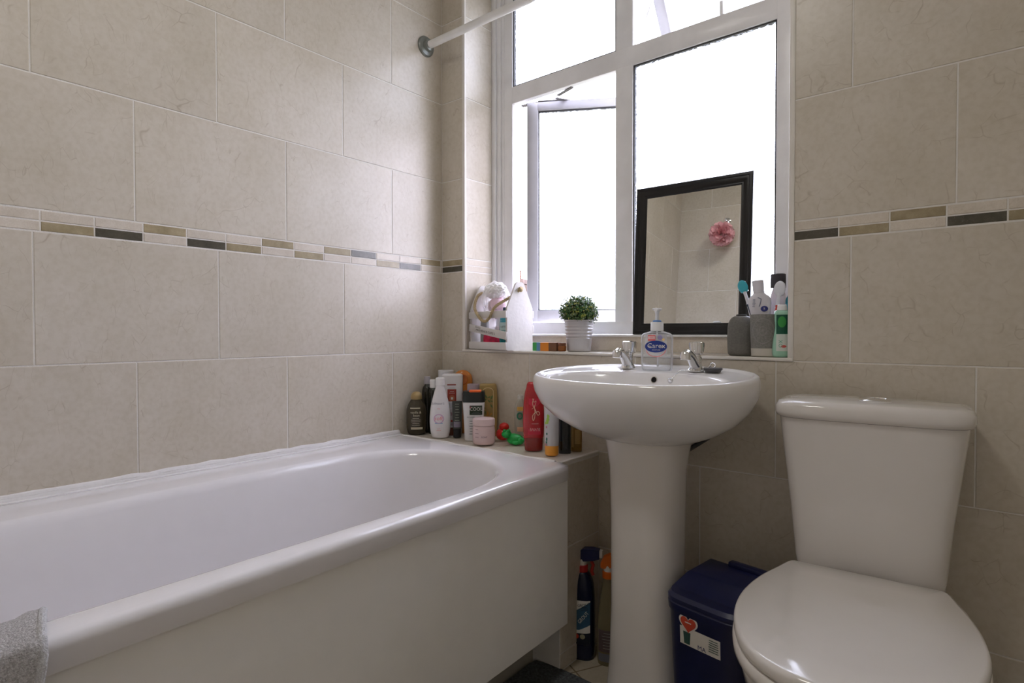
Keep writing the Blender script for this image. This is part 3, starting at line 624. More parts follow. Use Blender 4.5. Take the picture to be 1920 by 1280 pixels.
def trigger(par, z0, m1, m2, m3, flip=1, dirn=1):
    h = MB(); h.lathe([(.0135, z0), (.0155, z0 + .001), (.0155, z0 + .017), (.013, z0 + .019)], 1, 24)
    h.lathe([(.012, z0 + .018), (.0125, z0 + .024), (.010, z0 + .040), (0, z0 + .041)], 2, 24)
    h.loft([[(x0 * dirn, -w_, z0 + a), (x0 * dirn, w_, z0 + a), (x0 * dirn, w_, z0 + b), (x0 * dirn, -w_, z0 + b)] for x0, w_, a, b in [(-.020, .007, .028, .040), (-.012, .010, .026, .056), (.005, .011, .030, .064), (.030, .011, .034, .066), (.048, .010, .040, .064)]], 0)
    h.loft([[(x0 * dirn, -w_, z0 + a), (x0 * dirn, w_, z0 + a), (x0 * dirn, w_, z0 + b), (x0 * dirn, -w_, z0 + b)] for x0, w_, a, b in [(.048, .008, .044, .062), (.056, .008, .044, .062)]], 2)
    h.tube([(.022 * dirn, 0, z0 + .036), (.030 * dirn, 0, z0 + .020), (.026 * dirn, 0, z0 + .002), (.030 * dirn, 0, z0 - .008)], .0045, 3, 8)
    return h.build('trigger_head', [m1, m2, M_WINK, m3], par)
trigger(sp_, .236, mat('trigger_navy', (.012, .018, .10), .35), mat('collar_red', (.45, .02, .02), .4), mat('collar_red2', (.4, .03, .02), .4))
s2 = thing('spray_bottle', 'clear cleaning spray bottle with orange trigger beside the pedestal', 'spray bottle', (.7150, -.074, 0), 25, 'cleaning sprays on the floor')
bd = Body([(.001, .024, .019), (.005, .027, .022), (.03, .029, .023), (.09, .028, .022), (.15, .024, .020), (.20, .017, .016), (.225, .0135, .0135), (.232, .013, .013)], 2.4)
mb = MB(); bd.mesh(mb); mb.build('bottle', thinclear('clear_amber', (.55, .48, .30), .55, .12, (.35, .30, .18)), s2)
lb = MB(); p_rect(lb, bd.S, -.024, .024, .040, .098, 0); p_rect(lb, bd.S, -.024, .024, .014, .036, 1); p_lines(lb, bd.S, 0, .09, .03, 6, .008, 2); lb.build('label', [mat('label_plum', (.10, .07, .07), .5), mat('label_grey', (.14, .14, .17), .4), mat('label_pale', (.35, .34, .32), .5)], s2)
trigger(s2, .232, mat('trigger_orange', (.75, .16, .01), .35), mat('collar_orange', (.7, .14, .01), .35), mat('trigger_orange2', (.75, .17, .01), .35), dirn=1)

# ---------------------------------------------------------------- floor mat, towel, brush
mt = MB()
mpoly = [(.563, -.70), (.563, -.30), (.564, -.215), (.580, -.196), (.66, -.190), (.735, -.192), (.762, -.215), (.774, -.28), (.80, -.325), (.85, -.345), (.92, -.345), (.955, -.37), (.965, -.42), (.965, -.70)]
mpts = [Vector(crom(mpoly, i / 6)) for i in range((len(mpoly) - 1) * 6 + 1)]
def minset(d, z):
    o = []; n = len(mpts)
    for i, p in enumerate(mpts):
        t = (mpts[(i + 1) % n] - mpts[i - 1]).normalized(); q = p + Vector((t.y, -t.x)) * d
        g = .0015 * noise.noise((p.x * 60, p.y * 60, 0)); o.append((q.x + g, q.y + g, z))
    return o
mt.loft([minset(.002, .0015), minset(0, .006), minset(.002, .011), minset(.007, .0135)], 0, True, True)
mo = mt.build('bath_mat', mat('mat_pile', (.10, .11, .12), .95, vary=.45, scale=160, bump=1, bscale=260)); mo['label'] = 'dark grey pile mat on the floor between the bath panel and the pedestal'; mo['category'] = 'bath mat'
M_TOW = mat('towel_terry', (.50, .49, .50), .95, vary=.30, scale=420, bump=1, bscale=520)
tw = thing('towel', 'grey terry towel draped over the near bath rim', 'towel', (0, 0, 0))
mb = MB(); prof = [(.628, .40), (.636, .50), (.640, .545), (.646, .561), (.662, .5665), (.690, .5665), (.712, .5645), (.7245, .556), (.7285, .53), (.7295, .48), (.7310, .40), (.734, .30), (.735, .24)]
rows = [crom(prof, i / 5) for i in range((len(prof) - 1) * 5 + 1)]
def tsec(y, off, k):
    o = []
    for i, (x, z) in enumerate(rows):
        t = i / (len(rows) - 1); nx = -1 if t < .25 else (0 if t < .55 else 1); nz = 1 if .2 < t < .6 else 0
        g = noise.noise((x * 25, y * 9, z * 14)) * .002
        o.append((x + .012 * max(0, -y - 1.25) + (off + g) * nx, y - .004 - .22 * (x - .645) + (.10 * (z - .556) if z < .55 else 0) + .0015 * math.sin(z * 60), z + (off + g) * nz))
    return o
ys = [-1.262 - .012 * k for k in range(34)]
top = [tsec(y, .0065 + (.002 if j == 0 else .003 * (j == 1)), 0) for j, y in enumerate(ys)]; bot = [tsec(y, .0, 0) for y in ys]
n_ = len(rows); ringsT = [bot[0]] + top + [bot[-1]]
mb.loft(ringsT, 0, False, False, closed=False); mb.loft([bot[0], bot[-1]], 0, False, False, closed=False); mb.build('cloth', M_TOW, tw)
mb = MB(); mb.tube([(p[0] + (.0035 if i > 35 else 0), p[1] + .001, p[2] + (.002 if 10 < i < 36 else 0)) for i, p in enumerate(tsec(-1.262, .0045, 0))], .0045, 0, 10); mb.build('hem', mat('towel_hem', (.56, .56, .58), .95, vary=.15, scale=300, bump=1, bscale=400), tw)
br = thing('toilet_brush', 'black toilet brush handle standing against the wall right of the toilet', 'toilet brush', (1.612, -.075, 0))
mb = MB(); mb.lathe([(.045, .001), (.048, .004), (.045, .11), (.043, .115), (.012, .12)], 0, 28); mb.build('holder', M_BLACK, br)
mb = MB(); mb.lathe([(.005, .118), (.005, .24), (.010, .25), (.022, .262), (.025, .278), (.021, .292), (.010, .299), (0, .300)], 0, 28); mb.build('handle', M_BLACK, br)

# ---------------------------------------------------------------- toiletries on the bath ledge
def capcyl(name, par, r0, r1, z0, z1, m, n=2., label=None, top=.0015, ry=None):
    b = MB(); ry = ry or (r0, r1)
    b.loft([ring(r0, ry[0], z0, n), ring(r0, ry[0], z0 + .001, n), ring(r1, ry[1], z1 - top, n), ring(r1 - top, ry[1] - top, z1, n)], 0); return b.build(name, m, par, label)
def bottle(nm, label, loc, rz, prof, m, n=2., cat='bottle', smooth=True, body='bottle_body', group='toiletries on the bath ledge', sub=4):
    t = thing(nm, label, cat, (loc[0], loc[1], LZ if len(loc) < 3 else loc[2]), rz, group); bd = Body(prof, n, sub, smooth); b = MB(); bd.mesh(b); b.build(body, m, t); return t, bd
# dark brown conditioner bottle with gold dome cap
M_OLV = mat('dark_brown_bottle', (.045, .035, .018), .12, coat=.5)
t, bd = bottle('shampoo_bottle', 'short dark brown bottle with gold domed cap, leftmost on the bath ledge', (.040, -.158), 48, [(.0005, .022, .016), (.003, .028, .020), (.02, .0325, .0235), (.05, .034, .0245), (.08, .033, .0235), (.098, .028, .021), (.110, .021, .018), (.115, .018, .0175)], M_OLV)
b = MB(); b.lathe([(.0175, .1150), (.0185, .1165), (.0185, .126), (.016, .134), (.009, .1395), (0, .1410)], 0, 32); b.build('cap', mat('gold_cap', (.40, .29, .13), .3, metal=.35), t, 'gold domed cap')
lb = MB(); p_rect(lb, bd.S, -.020, .012, .086, .0895, 0); p_text(lb, bd.S, 'vanilla &', .0105, -.002, .074, 0, 0); p_text(lb, bd.S, 'bean', .011, .0, .064, 0, 0); p_lines(lb, bd.S, -.002, .054, .032, 5, .0055, 0); p_rect(lb, bd.S, -.018, .020, .018, .0255, 0); lb.build('label', [mat('pale_gold_ink', (.55, .50, .36), .5)], t)
# slim dark bottles at the back corner
M_DK = mat('near_black_bottle', (.016, .016, .012), .15, coat=.4)
t, bd = bottle('slim_bottle', 'slim near-black bottle with grey cap in the corner of the ledge', (.0262, -.098), 47, [(.0005, .014, .014), (.002, .018, .018), (.05, .019, .019), (.12, .0185, .0185), (.145, .016, .016), (.158, .009, .009), (.160, .009, .009)], M_DK)
capcyl('cap', t, .0115, .0110, .1605, .186, mat('grey_cap', (.42, .40, .43), .35), label='grey cylinder cap')
t, bd = bottle('slim_bottle', 'slim dark bottle with white cap mostly hidden by the tapered white lotion bottle', (.0645, -.107), 46, [(.0005, .012, .012), (.002, .015, .015), (.12, .015, .015), (.142, .013, .013), (.150, .008, .008)], M_DK)
capcyl('cap', t, .0105, .0105, .1505, .178, M_WHITE)
# tapered white lotion bottle
t, bd = bottle('lotion_bottle', 'tall tapered white lotion bottle with script and pink blue emblem', (.1436, -.149), 45, [(.0005, .022, .016), (.003, .027, .020), (.03, .0325, .023), (.065, .0335, .0235), (.10, .030, .021), (.135, .0215, .017), (.160, .0145, .0140), (.166, .0135, .0135)], mat('lotion_white', (.80, .79, .82), .25))
capcyl('cap', t, .0150, .0140, .1665, .191, mat('lotion_cap', (.80, .80, .82), .3))
lb = MB(); p_text(lb, bd.S, "Johnson's", .0105, -.006, .110, 0, 0, .0014, 1, .25); p_text(lb, bd.S, 'baby', .005, -.004, .094, 1); p_text(lb, bd.S, 'soft', .018, -.004, .063, 1, 0, .0014, 1, .2); p_disc(lb, bd.S, -.004, .062, .0165, .015, 2, .0011, inner=.82); p_rect(lb, bd.S, -.016, .008, .046, .0495, 3); p_lines(lb, bd.S, -.004, .03, .015, 2, .005, 1, .0008)
lb.build('label', [mat('ink_slate', (.18, .18, .26), .5), mat('ink_pink', (.80, .20, .25), .5), mat('ink_lilac', (.62, .42, .62), .5), mat('ink_sky', (.25, .50, .68), .5)], t)
# big white bottles behind
t, bd = bottle('wide_capped_bottle', 'white wide capped bottle behind the tall white bottle with a red square label', (.070, -.052), 46, [(.0005, .022, .018), (.003, .026, .021), (.10, .027, .022), (.165, .026, .021), (.178, .022, .018)], mat('offwhite_bottle', (.66, .66, .67), .35), 2.6)
capcyl('cap', t, .0265, .0265, .1785, .207, mat('offwhite_cap', (.62, .63, .66), .4), 2.6, ry=(.021, .021))
t, bd = bottle('shampoo_bottle', 'tall flat white bottle with a red square label behind the dark tube', (.1215, -.072), 44, [(.0005, .028, .013), (.003, .031, .016), (.05, .0325, .0175), (.12, .034, .018), (.185, .035, .0175), (.194, .034, .0165), (.198, .028, .010)], mat('clean_white_bottle', (.74, .73, .74), .3), 3)
lb = MB(); p_rect(lb, bd.S, -.017, .012, .161, .1645, 0); p_lines(lb, bd.S, -.001, .154, .026, 2, .004, 1, .0008); p_rect(lb, bd.S, -.016, .013, .098, .148, 0); p_disc(lb, bd.S, -.001, .118, .010, .011, 2, .0014); p_rect(lb, bd.S, -.005, .003, .114, .122, 3, .0020); p_lines(lb, bd.S, -.001, .14, .02, 2, .005, 3, .001)
lb.build('label', [mat('label_brick', (.33, .045, .03), .5), mat('ink_grey', (.4, .38, .4), .5), mat('label_rust', (.42, .12, .06), .5), M_WINK], t)
# small white and red bottle behind the dark tube
t, bd = bottle('small_bottle', 'small white bottle with red bands beside the dark tube', (.1500, -.108), 45, [(.0005, .012, .010), (.002, .014, .012), (.08, .014, .012), (.090, .0125, .011)], mat('grey_white_bottle', (.55, .54, .56), .35), 2.4)
capcyl('cap', t, .0125, .0115, .0905, .110, mat('cap_ash', (.45, .45, .47), .4), ry=(.011, .010))
lb = MB(); p_text(lb, bd.S, '8', .016, .001, .072, 1); p_rect(lb, bd.S, -.012, .012, .046, .052, 0); p_rect(lb, bd.S, -.012, .012, .002, .028, 2); p_lines(lb, bd.S, 0, .042, .016, 3, .004, 1, .0009); lb.build('label', [mat('band_red', (.45, .06, .04), .5), mat('ink_plum', (.25, .08, .12), .5), mat('band_brown', (.13, .035, .02), .5)], t)
# dark tube standing on its cap
t, bd = bottle('cosmetic_tube', 'slim charcoal tube standing on its black cap', (.1889, -.118), 44, [(.028, .0135, .0135), (.05, .0145, .012), (.09, .015, .006), (.1165, .0155, .0012)], mat('charcoal_tube', (.05, .055, .05), .35), 2.2, body='tube', cat='tube')
capcyl('cap', t, .0125, .0130, .0005, .0277, M_BLACK)
lb = MB(); p_lines(lb, bd.S, .0, .106, .016, 8, .0085, 0, .002, 9); p_rect(lb, bd.S, -.011, .011, .034, .052, 1); lb.build('label', [mat('ink_moss', (.25, .28, .22), .5), mat('ink_mauve', (.22, .19, .25), .5)], t)
# orange round bottle at the back
t, bd = bottle('round_bottle', 'orange round shouldered bottle at the back of the ledge', (.1300, -.032), 44, [(.0005, .022, .012), (.003, .026, .015), (.08, .028, .0155), (.14, .030, .016), (.17, .033, .017), (.192, .029, .015), (.205, .016, .010), (.209, .004, .003)], mat('orange_plastic', (.58, .20, .035), .2, coat=.4))
b = MB(); b.xf = Matrix.Translation((0, -.0158, .178)) @ Matrix.Rotation(R(90), 4, 'X'); b.lathe([(.016, 0), (.018, .0015), (.016, .0025), (.013, .0015), (0, .0008)], 0, 28); b.build('flip_button', mat('orange_plastic_deep', (.48, .13, .02), .25), t)
# mauve capped bottle
t, bd = bottle('capped_bottle', 'bottle with a mauve cap behind the white bottle with the black cap', (.1880, -.042), 43, [(.0005, .016, .013), (.003, .0195, .016), (.10, .020, .0165), (.138, .0185, .0155), (.142, .0175, .0145)], mat('smoke_bottle', (.32, .28, .30), .25), 2.4)
capcyl('cap', t, .0200, .0195, .1425, .166, mat('mauve_cap', (.45, .37, .42), .4), 2.4, ry=(.0165, .016))
# white bottle with black and orange flip cap
t, bd = bottle('shower_gel_bottle', 'square white bottle with black cap and orange flip top', (.2565, -.112), 40, [(.0005, .026, .014), (.003, .0285, .017), (.05, .0305, .0180), (.10, .0335, .0190), (.116, .0345, .0195), (.118, .0335, .0185)], mat('gel_white', (.72, .71, .72), .3), 3.6)
b = MB(); b.loft([ring(.0345, .0195, .1185, 3.6), ring(.0355, .0205, .121, 3.6), ring(.0350, .0200, .146, 3.6), ring(.0335, .0185, .1525, 3.6)], 0); b.build('cap', mat('cap_dark', (.014, .018, .016), .35), t)
b = MB(); b.box(-.014, .024, -.021, .006, .1500, .1562, 0, .002); b.build('flip_top', mat('flip_orange', (.80, .13, .02), .35), t, 'orange flip top')
lb = MB(); p_rect(lb, bd.S, -.012, .027, .080, .109, 0); p_text(lb, bd.S, 'COOL', .0155, .008, .098, 1, 0, .0018, .9); p_text(lb, bd.S, '°', .016, -.009, .099, 3, 0, .002); p_lines(lb, bd.S, .008, .088, .03, 2, .004, 2, .0012); p_text(lb, bd.S, 'POWER', .007, -.008, .072, 2, 0); p_lines(lb, bd.S, -.006, .060, .018, 6, .008, 2, .0018, 4)
lb.build('label', [mat('label_olive', (.03, .05, .03), .5), M_WINK, mat('ink_steel', (.15, .17, .18), .5), mat('ink_magenta', (.7, .05, .15), .5)], t)
# golden flat bottle
M_GOLD = thinclear('honey_plastic', (.80, .62, .30), .35, .15, (.55, .40, .16))
t, bd = bottle('shower_gel_bottle', 'flat translucent honey yellow bottle at the back with green botanical print', (.2450, -.032), 41, [(.0005, .024, .011), (.003, .027, .014), (.05, .030, .016), (.12, .030, .016), (.162, .0275, .0145), (.170, .022, .010)], M_GOLD, 3)
b = MB(); S = bd.S; b.tube([S(-.017 + 0, .06, .001)] + [S(-.017, .06 + .085 * k / 6, .001) for k in range(1, 6)] + [S(-.017 + .017 * (1 - math.cos(R(a))), .145 + .012 * math.sin(R(a)), .001) for a in range(0, 181, 20)] + [S(.017, .145 - .085 * k / 6, .001) for k in range(1, 7)], .0011, 0, 6)
rg_ = random.Random(5)
for k in range(16):
    u, z = rg_.uniform(-.012, .012), rg_.uniform(.055, .135); a = rg_.uniform(0, PI); d = (math.cos(a) * .006, math.sin(a) * .009); p_poly(b, S, [(u - d[0], z - d[1]), (u + d[1] * .35, z - d[0] * .35), (u + d[0], z + d[1]), (u - d[1] * .35, z + d[0] * .35)], 1 if z > .075 else 2, .0014 + k * .00005)
b.build('label', [mat('gilt_line', (.72, .58, .32), .4), mat('ink_green', (.10, .17, .05), .5), mat('ink_ochre', (.55, .25, .04), .5)], t)
# pink jar
t, bd = bottle('cosmetic_jar', 'pale pink round cosmetic jar with screw lid', (.3281, -.145), 41, [(.0005, .026, .026), (.003, .031, .031), (.010, .0335, .0335), (.040, .0340, .0340), (.055, .0325, .0325), (.057, .031, .031)], mat('jar_pink', (.66, .50, .49), .25, coat=.3), cat='jar', body='jar_body')
b = MB(); b.lathe([(.031, .0572), (.0335, .058), (.0338, .074), (.0325, .0775), (.027, .0785), (0, .0780)], 0, 48); b.build('lid', mat('jar_lid', (.68, .53, .52), .3), t)
lb = MB(); p_text(lb, bd.S, 'SOAP', .0075, .002, .026, 0, 0, .001); p_lines(lb, bd.S, -.02, .047, .012, 3, .011, 0, .001); lb.build('label', mat('ink_brown', (.14, .09, .10), .5), t)
# bath toys
t = thing('bath_toy', 'red rubber bath toy behind the green one', 'toy', (.3369, -.066, LZ), 40)
b = MB(); b.ball((0, 0, .020), (.022, .018, .0195), 0, 28, 16); b.build('body', mat('toy_red', (.62, .02, .012), .3), t)
b = MB(); b.ball((.004, -.004, .043), (.0155, .014, .0135), 0, 24, 14); b.build('head', MATS['toy_red'], t)
t = thing('bath_toy', 'green rubber frog bath toy on the ledge', 'toy', (.3997, -.093, LZ), 26)
MG = mat('toy_green', (.015, .36, .07), .32, vary=.12)
b = MB(); b.ball((.008, 0, .0165), (.026, .017, .0165), 0, 28, 16, lambda d: 1 + .10 * math.sin(3 * d.x + 4 * d.z)); b.ball((.024, -.006, .013), (.011, .013, .012), 0, 18, 12); b.ball((.012, -.015, .008), (.012, .007, .007), 0, 16, 10); b.build('body', MG, t)
b = MB(); b.ball((-.019, -.003, .030), (.0155, .0145, .0125), 0, 24, 14); b.ball((-.024, -.010, .041), .0052, 0, 14, 10); b.ball((-.011, -.010, .0415), .0052, 0, 14, 10); b.build('head', MG, t)
# clear bottle with green letter
t, bd = bottle('clear_bottle', 'clear bottle with a green emblem against the wall left of the red bottle', (.3781, -.030), 38, [(.0005, .015, .012), (.003, .018, .015), (.10, .018, .015), (.120, .012, .012), (.128, .008, .008)], thinclear('milky_clear', (.85, .84, .80), .60, .12, (.6, .57, .5)), 2.4)
capcyl('cap', t, .0095, .009, .1285, .142, mat('cap_milky', (.60, .58, .54), .4))
lb = MB(); p_rect(lb, bd.S, -.010, .008, .094, .106, 0); p_disc(lb, bd.S, -.002, .078, .010, .012, 1, .0012, inner=.55); p_text(lb, bd.S, 'U', .012, -.002, .078, 1, 0, .002); p_rect(lb, bd.S, -.010, .008, .030, .044, 2); lb.build('label', [mat('ink_amber', (.65, .38, .08), .5), mat('ink_teal', (.01, .16, .09), .5), mat('ink_peach', (.75, .40, .25), .5)], t)
# red bottle standing upside down
t, bd = bottle('shampoo_bottle', 'tall red bottle standing on its cap left of the pale bottle', (.5009, -.124), 40, [(.038, .027, .0165), (.042, .029, .0185), (.08, .0305, .0195), (.12, .0300, .0190), (.16, .0260, .0175), (.178, .0215, .015), (.190, .0190, .0125), (.1955, .014, .008)], mat('red_bottle', (.42, .012, .018), .15, coat=.5), 2.4)
b = MB(); b.loft([ring(.0235, .0150, .0005, 2.4), ring(.0255, .0170, .003, 2.4), ring(.0272, .0180, .036, 2.4), ring(.0265, .017, .0376, 2.4)], 0); b.build('cap', mat('deep_red_cap', (.20, .012, .010), .2, coat=.4), t)
lb = MB(); p_text(lb, bd.S, 'ELVIVE', .0115, .003, .063, 0, 180, .0014, .9); p_lines(lb, bd.S, .003, .078, .03, 1, .004, 0); p_poly(lb, bd.S, [(-.017, .048), (.020, .048), (.020, .15), (-.014, .15)], 1, .0006)
for w_, pts in ((.0016, [(.0, .150), (-.004, .135), (.004, .118), (.010, .104), (.016, .106), (.013, .113), (.003, .110), (-.004, .100), (-.002, .088), (.002, .096), (.003, .112), (.001, .13)]), (.0012, [(-.004, .150), (.0, .14), (.006, .143), (.002, .128), (-.006, .12)])):
    lb.tube([bd.S(*crom(pts, i / 40 * (len(pts) - 1) * .9999), .0016) for i in range(41)], w_ * .6, 2, 6)
lb.build('label', [mat('ink_rose', (.78, .50, .48), .5), mat('band_crimson', (.55, .02, .05), .3), mat('ink_gold_pink', (.78, .50, .36), .4)], t)
# white and orange bottle
t, bd = bottle('shampoo_bottle', 'white bottle standing on its orange cap at the front of the ledge', (.5778, -.143), 34, [(.028, .0185, .0175), (.033, .0195, .0185), (.08, .0200, .0190), (.13, .0200, .0185), (.155, .017, .015), (.160, .013, .010)], mat('pearl_bottle', (.60, .60, .63), .25), 2.2)
b = MB(); b.lathe([(.016, .0005), (.0185, .003), (.0190, .026), (.0182, .0277)], 0, 36); b.build('cap', mat('mango_cap', (.78, .34, .05), .3), t, 'orange cap')
lb = MB(); rg_ = random.Random(2)
for k in range(9):
    u, z = rg_.uniform(-.016, -.008), rg_.uniform(.088, .110); p_disc(lb, bd.S, u, z, .003, .004, 0, .0010 + k * .00006, 10)
for k in range(7):
    u, z = rg_.uniform(-.016, -.010), rg_.uniform(.030, .085); p_disc(lb, bd.S, u, z, .0022, .0035, 1 + k % 2, .0010 + k * .00006, 10)
lb.build('label', [mat('ink_lime', (.35, .55, .10), .5), mat('ink_pine', (.04, .16, .12), .5), mat('ink_wine', (.45, .2, .25), .5)], t)
# black bottle and amber bottle tucked under the basin
t, bd = bottle('black_bottle', 'plain black bottle under the basin edge, between the orange capped bottle and the amber one', (.5835, -.088), 34, [(.0005, .015, .012), (.003, .0175, .0145), (.08, .0175, .0145), (.105, .014, .012)], mat('gloss_black', (.006, .010, .014), .15, coat=.4), 2.8)
capcyl('cap', t, .0105, .010, .1055, .122, M_BLACK)
t, bd = bottle('amber_bottle', 'amber gold bottle rightmost on the bath ledge under the basin', (.5941, -.045), 32, [(.0005, .013, .010), (.003, .0155, .0125), (.06, .0155, .0125), (.082, .012, .010)], thinclear('amber_plastic', (.62, .40, .12), .35, .15, (.30, .18, .04)), 3)
capcyl('cap', t, .010, .0095, .0825, .098, mat('cap_amber', (.30, .20, .06), .35))
lb = MB(); p_rect(lb, bd.S, -.013, -.008, .010, .075, 0); p_rect(lb, bd.S, -.004, .012, .02, .06, 1); lb.build('label', [mat('gilt_band', (.62, .46, .18), .35, metal=.3), mat('gilt_print', (.35, .22, .06), .4)], t)

# ---------------------------------------------------------------- soap bottle on the basin
SZ = rimz(-.10) - .0055
t, bd = bottle('soap_pump_bottle', 'clear hand wash pump bottle with oval blue label between the basin taps', (.8654, -.098, SZ), 18, [(.0005, .032, .017), (.003, .036, .020), (.02, .0380, .0215), (.06, .0385, .0220), (.082, .0385, .0215), (.091, .034, .019), (.0955, .022, .015), (.0975, .0150, .0145)], thinclear('clear_pet', (.95, .96, .97), .86, .05, (.75, .76, .78)), 2.8, group=None)
b = MB(); b.lathe([(.0148, .0978), (.0158, .099), (.0155, .118), (.0145, .1195), (.009, .1205)], 0, 32); b.lathe([(.0105, .1205), (.0105, .1235), (.008, .1245)], 1, 24); b.lathe([(.0045, .1245), (.0045, .140), (.0065, .147), (.0115, .1505), (.0120, .1530), (.009, .1545), (0, .1545)], 0, 24)
b.tube([(0, -.004, .1500), (.0, -.018, .1508), (0, -.030, .1490)], .0042, 0, 12); b.build('pump', [mat('pump_white', (.80, .81, .82), .3), mat('pump_blue', (.08, .22, .55), .3)], t)
b = MB(); b.tube([(0, 0, .097), (.002, 0, .01)], .002, 0, 8); b.build('dip_tube', mat('tube_milk', (.7, .7, .72), .4), t)
lb = MB(); p_rect(lb, bd.S, -.026, .026, .038, .090, 5, .0004); p_rect(lb, bd.S, -.019, -.001, .074, .088, 1, .0012); p_rect(lb, bd.S, -.018, -.002, .078, .0855, 3, .0016); p_text(lb, bd.S, '50%', .006, -.010, .0815, 1, 0, .002)
p_disc(lb, bd.S, .010, .082, .006, .006, 6, .0012); p_disc(lb, bd.S, .018, .077, .003, .003, 4, .0014); p_disc(lb, bd.S, 0, .060, .0265, .0145, 2, .0014, 36); p_text(lb, bd.S, 'Carex', .0165, .001, .0615, 0, 0, .0024, 1.05); p_text(lb, bd.S, 'MOISTURE', .0042, .001, .0515, 0, 0, .0024); 
lb.tube([bd.S(.024 * math.cos(R(a)), .056 + .021 * math.sin(R(a)), .0014) for a in range(195, 350, 8)], .0007, 1, 5)
lb.build('label', [M_WINK, mat('ink_coral', (.75, .12, .12), .4), mat('carex_blue', (.015, .04, .25), .3), mat('pale_pink', (.85, .6, .6), .5), mat('ink_yellow', (.8, .55, .2), .5), thinclear('label_film', (.97, .97, .98), .55, .3, (.8, .8, .84)), mat('ink_violet', (.30, .28, .5), .5)], t)

# ---------------------------------------------------------------- mirror
mr_ = thing('framed_mirror', 'rectangular mirror in a moulded black frame leaning on the window', 'mirror', (.8555, .1215, .8852)); mr_.rotation_euler = (R(-3.6), 0, R(1.4))
MW, MH, FW = .331, .430, .032
def frame_sec(mb, prof, W, H, mi=0):
    """profile (inset from outer edge, depth forward) swept round the rectangle"""
    rg_ = []
    for ins, dep in prof: rg_.append([(-W / 2 + ins, -dep, ins), (W / 2 - ins, -dep, ins), (W / 2 - ins, -dep, H - ins), (-W / 2 + ins, -dep, H - ins)])
    mb.loft(rg_, mi, False, False)
mb = MB(); frame_sec(mb, [(FW, .0), (0, .0), (0, .010), (.002, .0125), (.008, .0130), (.011, .0105), (.015, .0110), (.021, .0100), (.026, .0075), (.028, .0078), (.0305, .006), (FW, .004), (FW, .0)], MW, MH); mb.build('frame', mat('black_frame', (.010, .010, .011), .28, vary=.2, bump=.1), mr_, sharp=20)
mb = MB(); mb.box(-MW / 2 + FW - .001, MW / 2 - FW + .001, -.0042, -.0005, FW - .001, MH - FW + .001, 0); mb.build('mirror_glass', mat('silvered_glass', (.86, .87, .86), .005, metal=1, vary=0.005), mr_)
mb = MB(); mb.box(-MW / 2 + .004, MW / 2 - .004, -.0004, .0016, .004, MH - .004, 0); mb.build('backing', mat('backing_board', (.2, .15, .1), .8), mr_)

# ---------------------------------------------------------------- plant
pt = thing('potted_plant', 'small artificial boxwood ball in a ribbed zinc pot on the sill', 'plant', (.5355, .058, .8335))
mb = MB(); pr = [(.0335, .0005), (.035, .002)]
for k in range(41):
    z = .004 + .088 * k / 40; r = .0355 + .0085 * z / .092; rib = .0012 * math.sin((z - .044) / .0052 * PI) if .040 < z < .078 else 0
    pr.append((r + rib, z))
pr += [(.0465, .0935), (.0465, .0955), (.0445, .0955), (.0435, .088), (.0, .086)]
mb.lathe(pr, 0, 56); mb.build('pot', mat('zinc', (.56, .55, .56), .38, metal=.55, vary=.06), pt, sharp=50)
mb = MB(); rg_ = random.Random(11)
for k in range(2100):
    th = math.acos(1 - 2 * rg_.random()); ph = rg_.uniform(0, 2 * PI); d = Vector((math.sin(th) * math.cos(ph), math.sin(th) * math.sin(ph), math.cos(th)))
    lump = 1 + .12 * noise.noise(d * 3.1)
    rad = rg_.uniform(.78, 1.04) * lump; c = Vector((d.x * .052, d.y * .047, .122 + d.z * .043)) if False else Vector((d.x * .0585 * rad, d.y * .0530 * rad, .121 + d.z * .046 * rad))
    if c.z < .094 and (c.x ** 2 + c.y ** 2) < .046 ** 2: continue
    if c.z < .088: continue
    t1 = d.orthogonal(); t1.rotate(Matrix.Rotation(rg_.uniform(0, 2 * PI), 3, d)); up = (t1 + d * rg_.uniform(.1, 1.1)).normalized(); sd = up.cross(d).normalized()
    L_ = rg_.uniform(.006, .010); W_ = L_ * .38; nn = up.cross(sd) * .0012
    mb.add([c, c + up * L_ * .5 + sd * W_ + nn, c + up * L_, c + up * L_ * .5 - sd * W_ + nn, c + up * L_ * .5], [[0, 1, 4], [1, 2, 4], [4, 2, 3], [0, 4, 3]], 0 if rg_.random() < .62 else (1 if rg_.random() < .6 else 2), False)
mb.ball((0, 0, .118), (.046, .042, .038), 3, 20, 12)
mb.build('foliage', [mat('leaf_green', (.055, .14, .035), .45, vary=.3), mat('leaf_sage', (.20, .25, .13), .5, vary=.2), mat('leaf_yellow', (.32, .36, .07), .5, vary=.2), mat('leaf_core', (.012, .03, .010), .8)], pt)

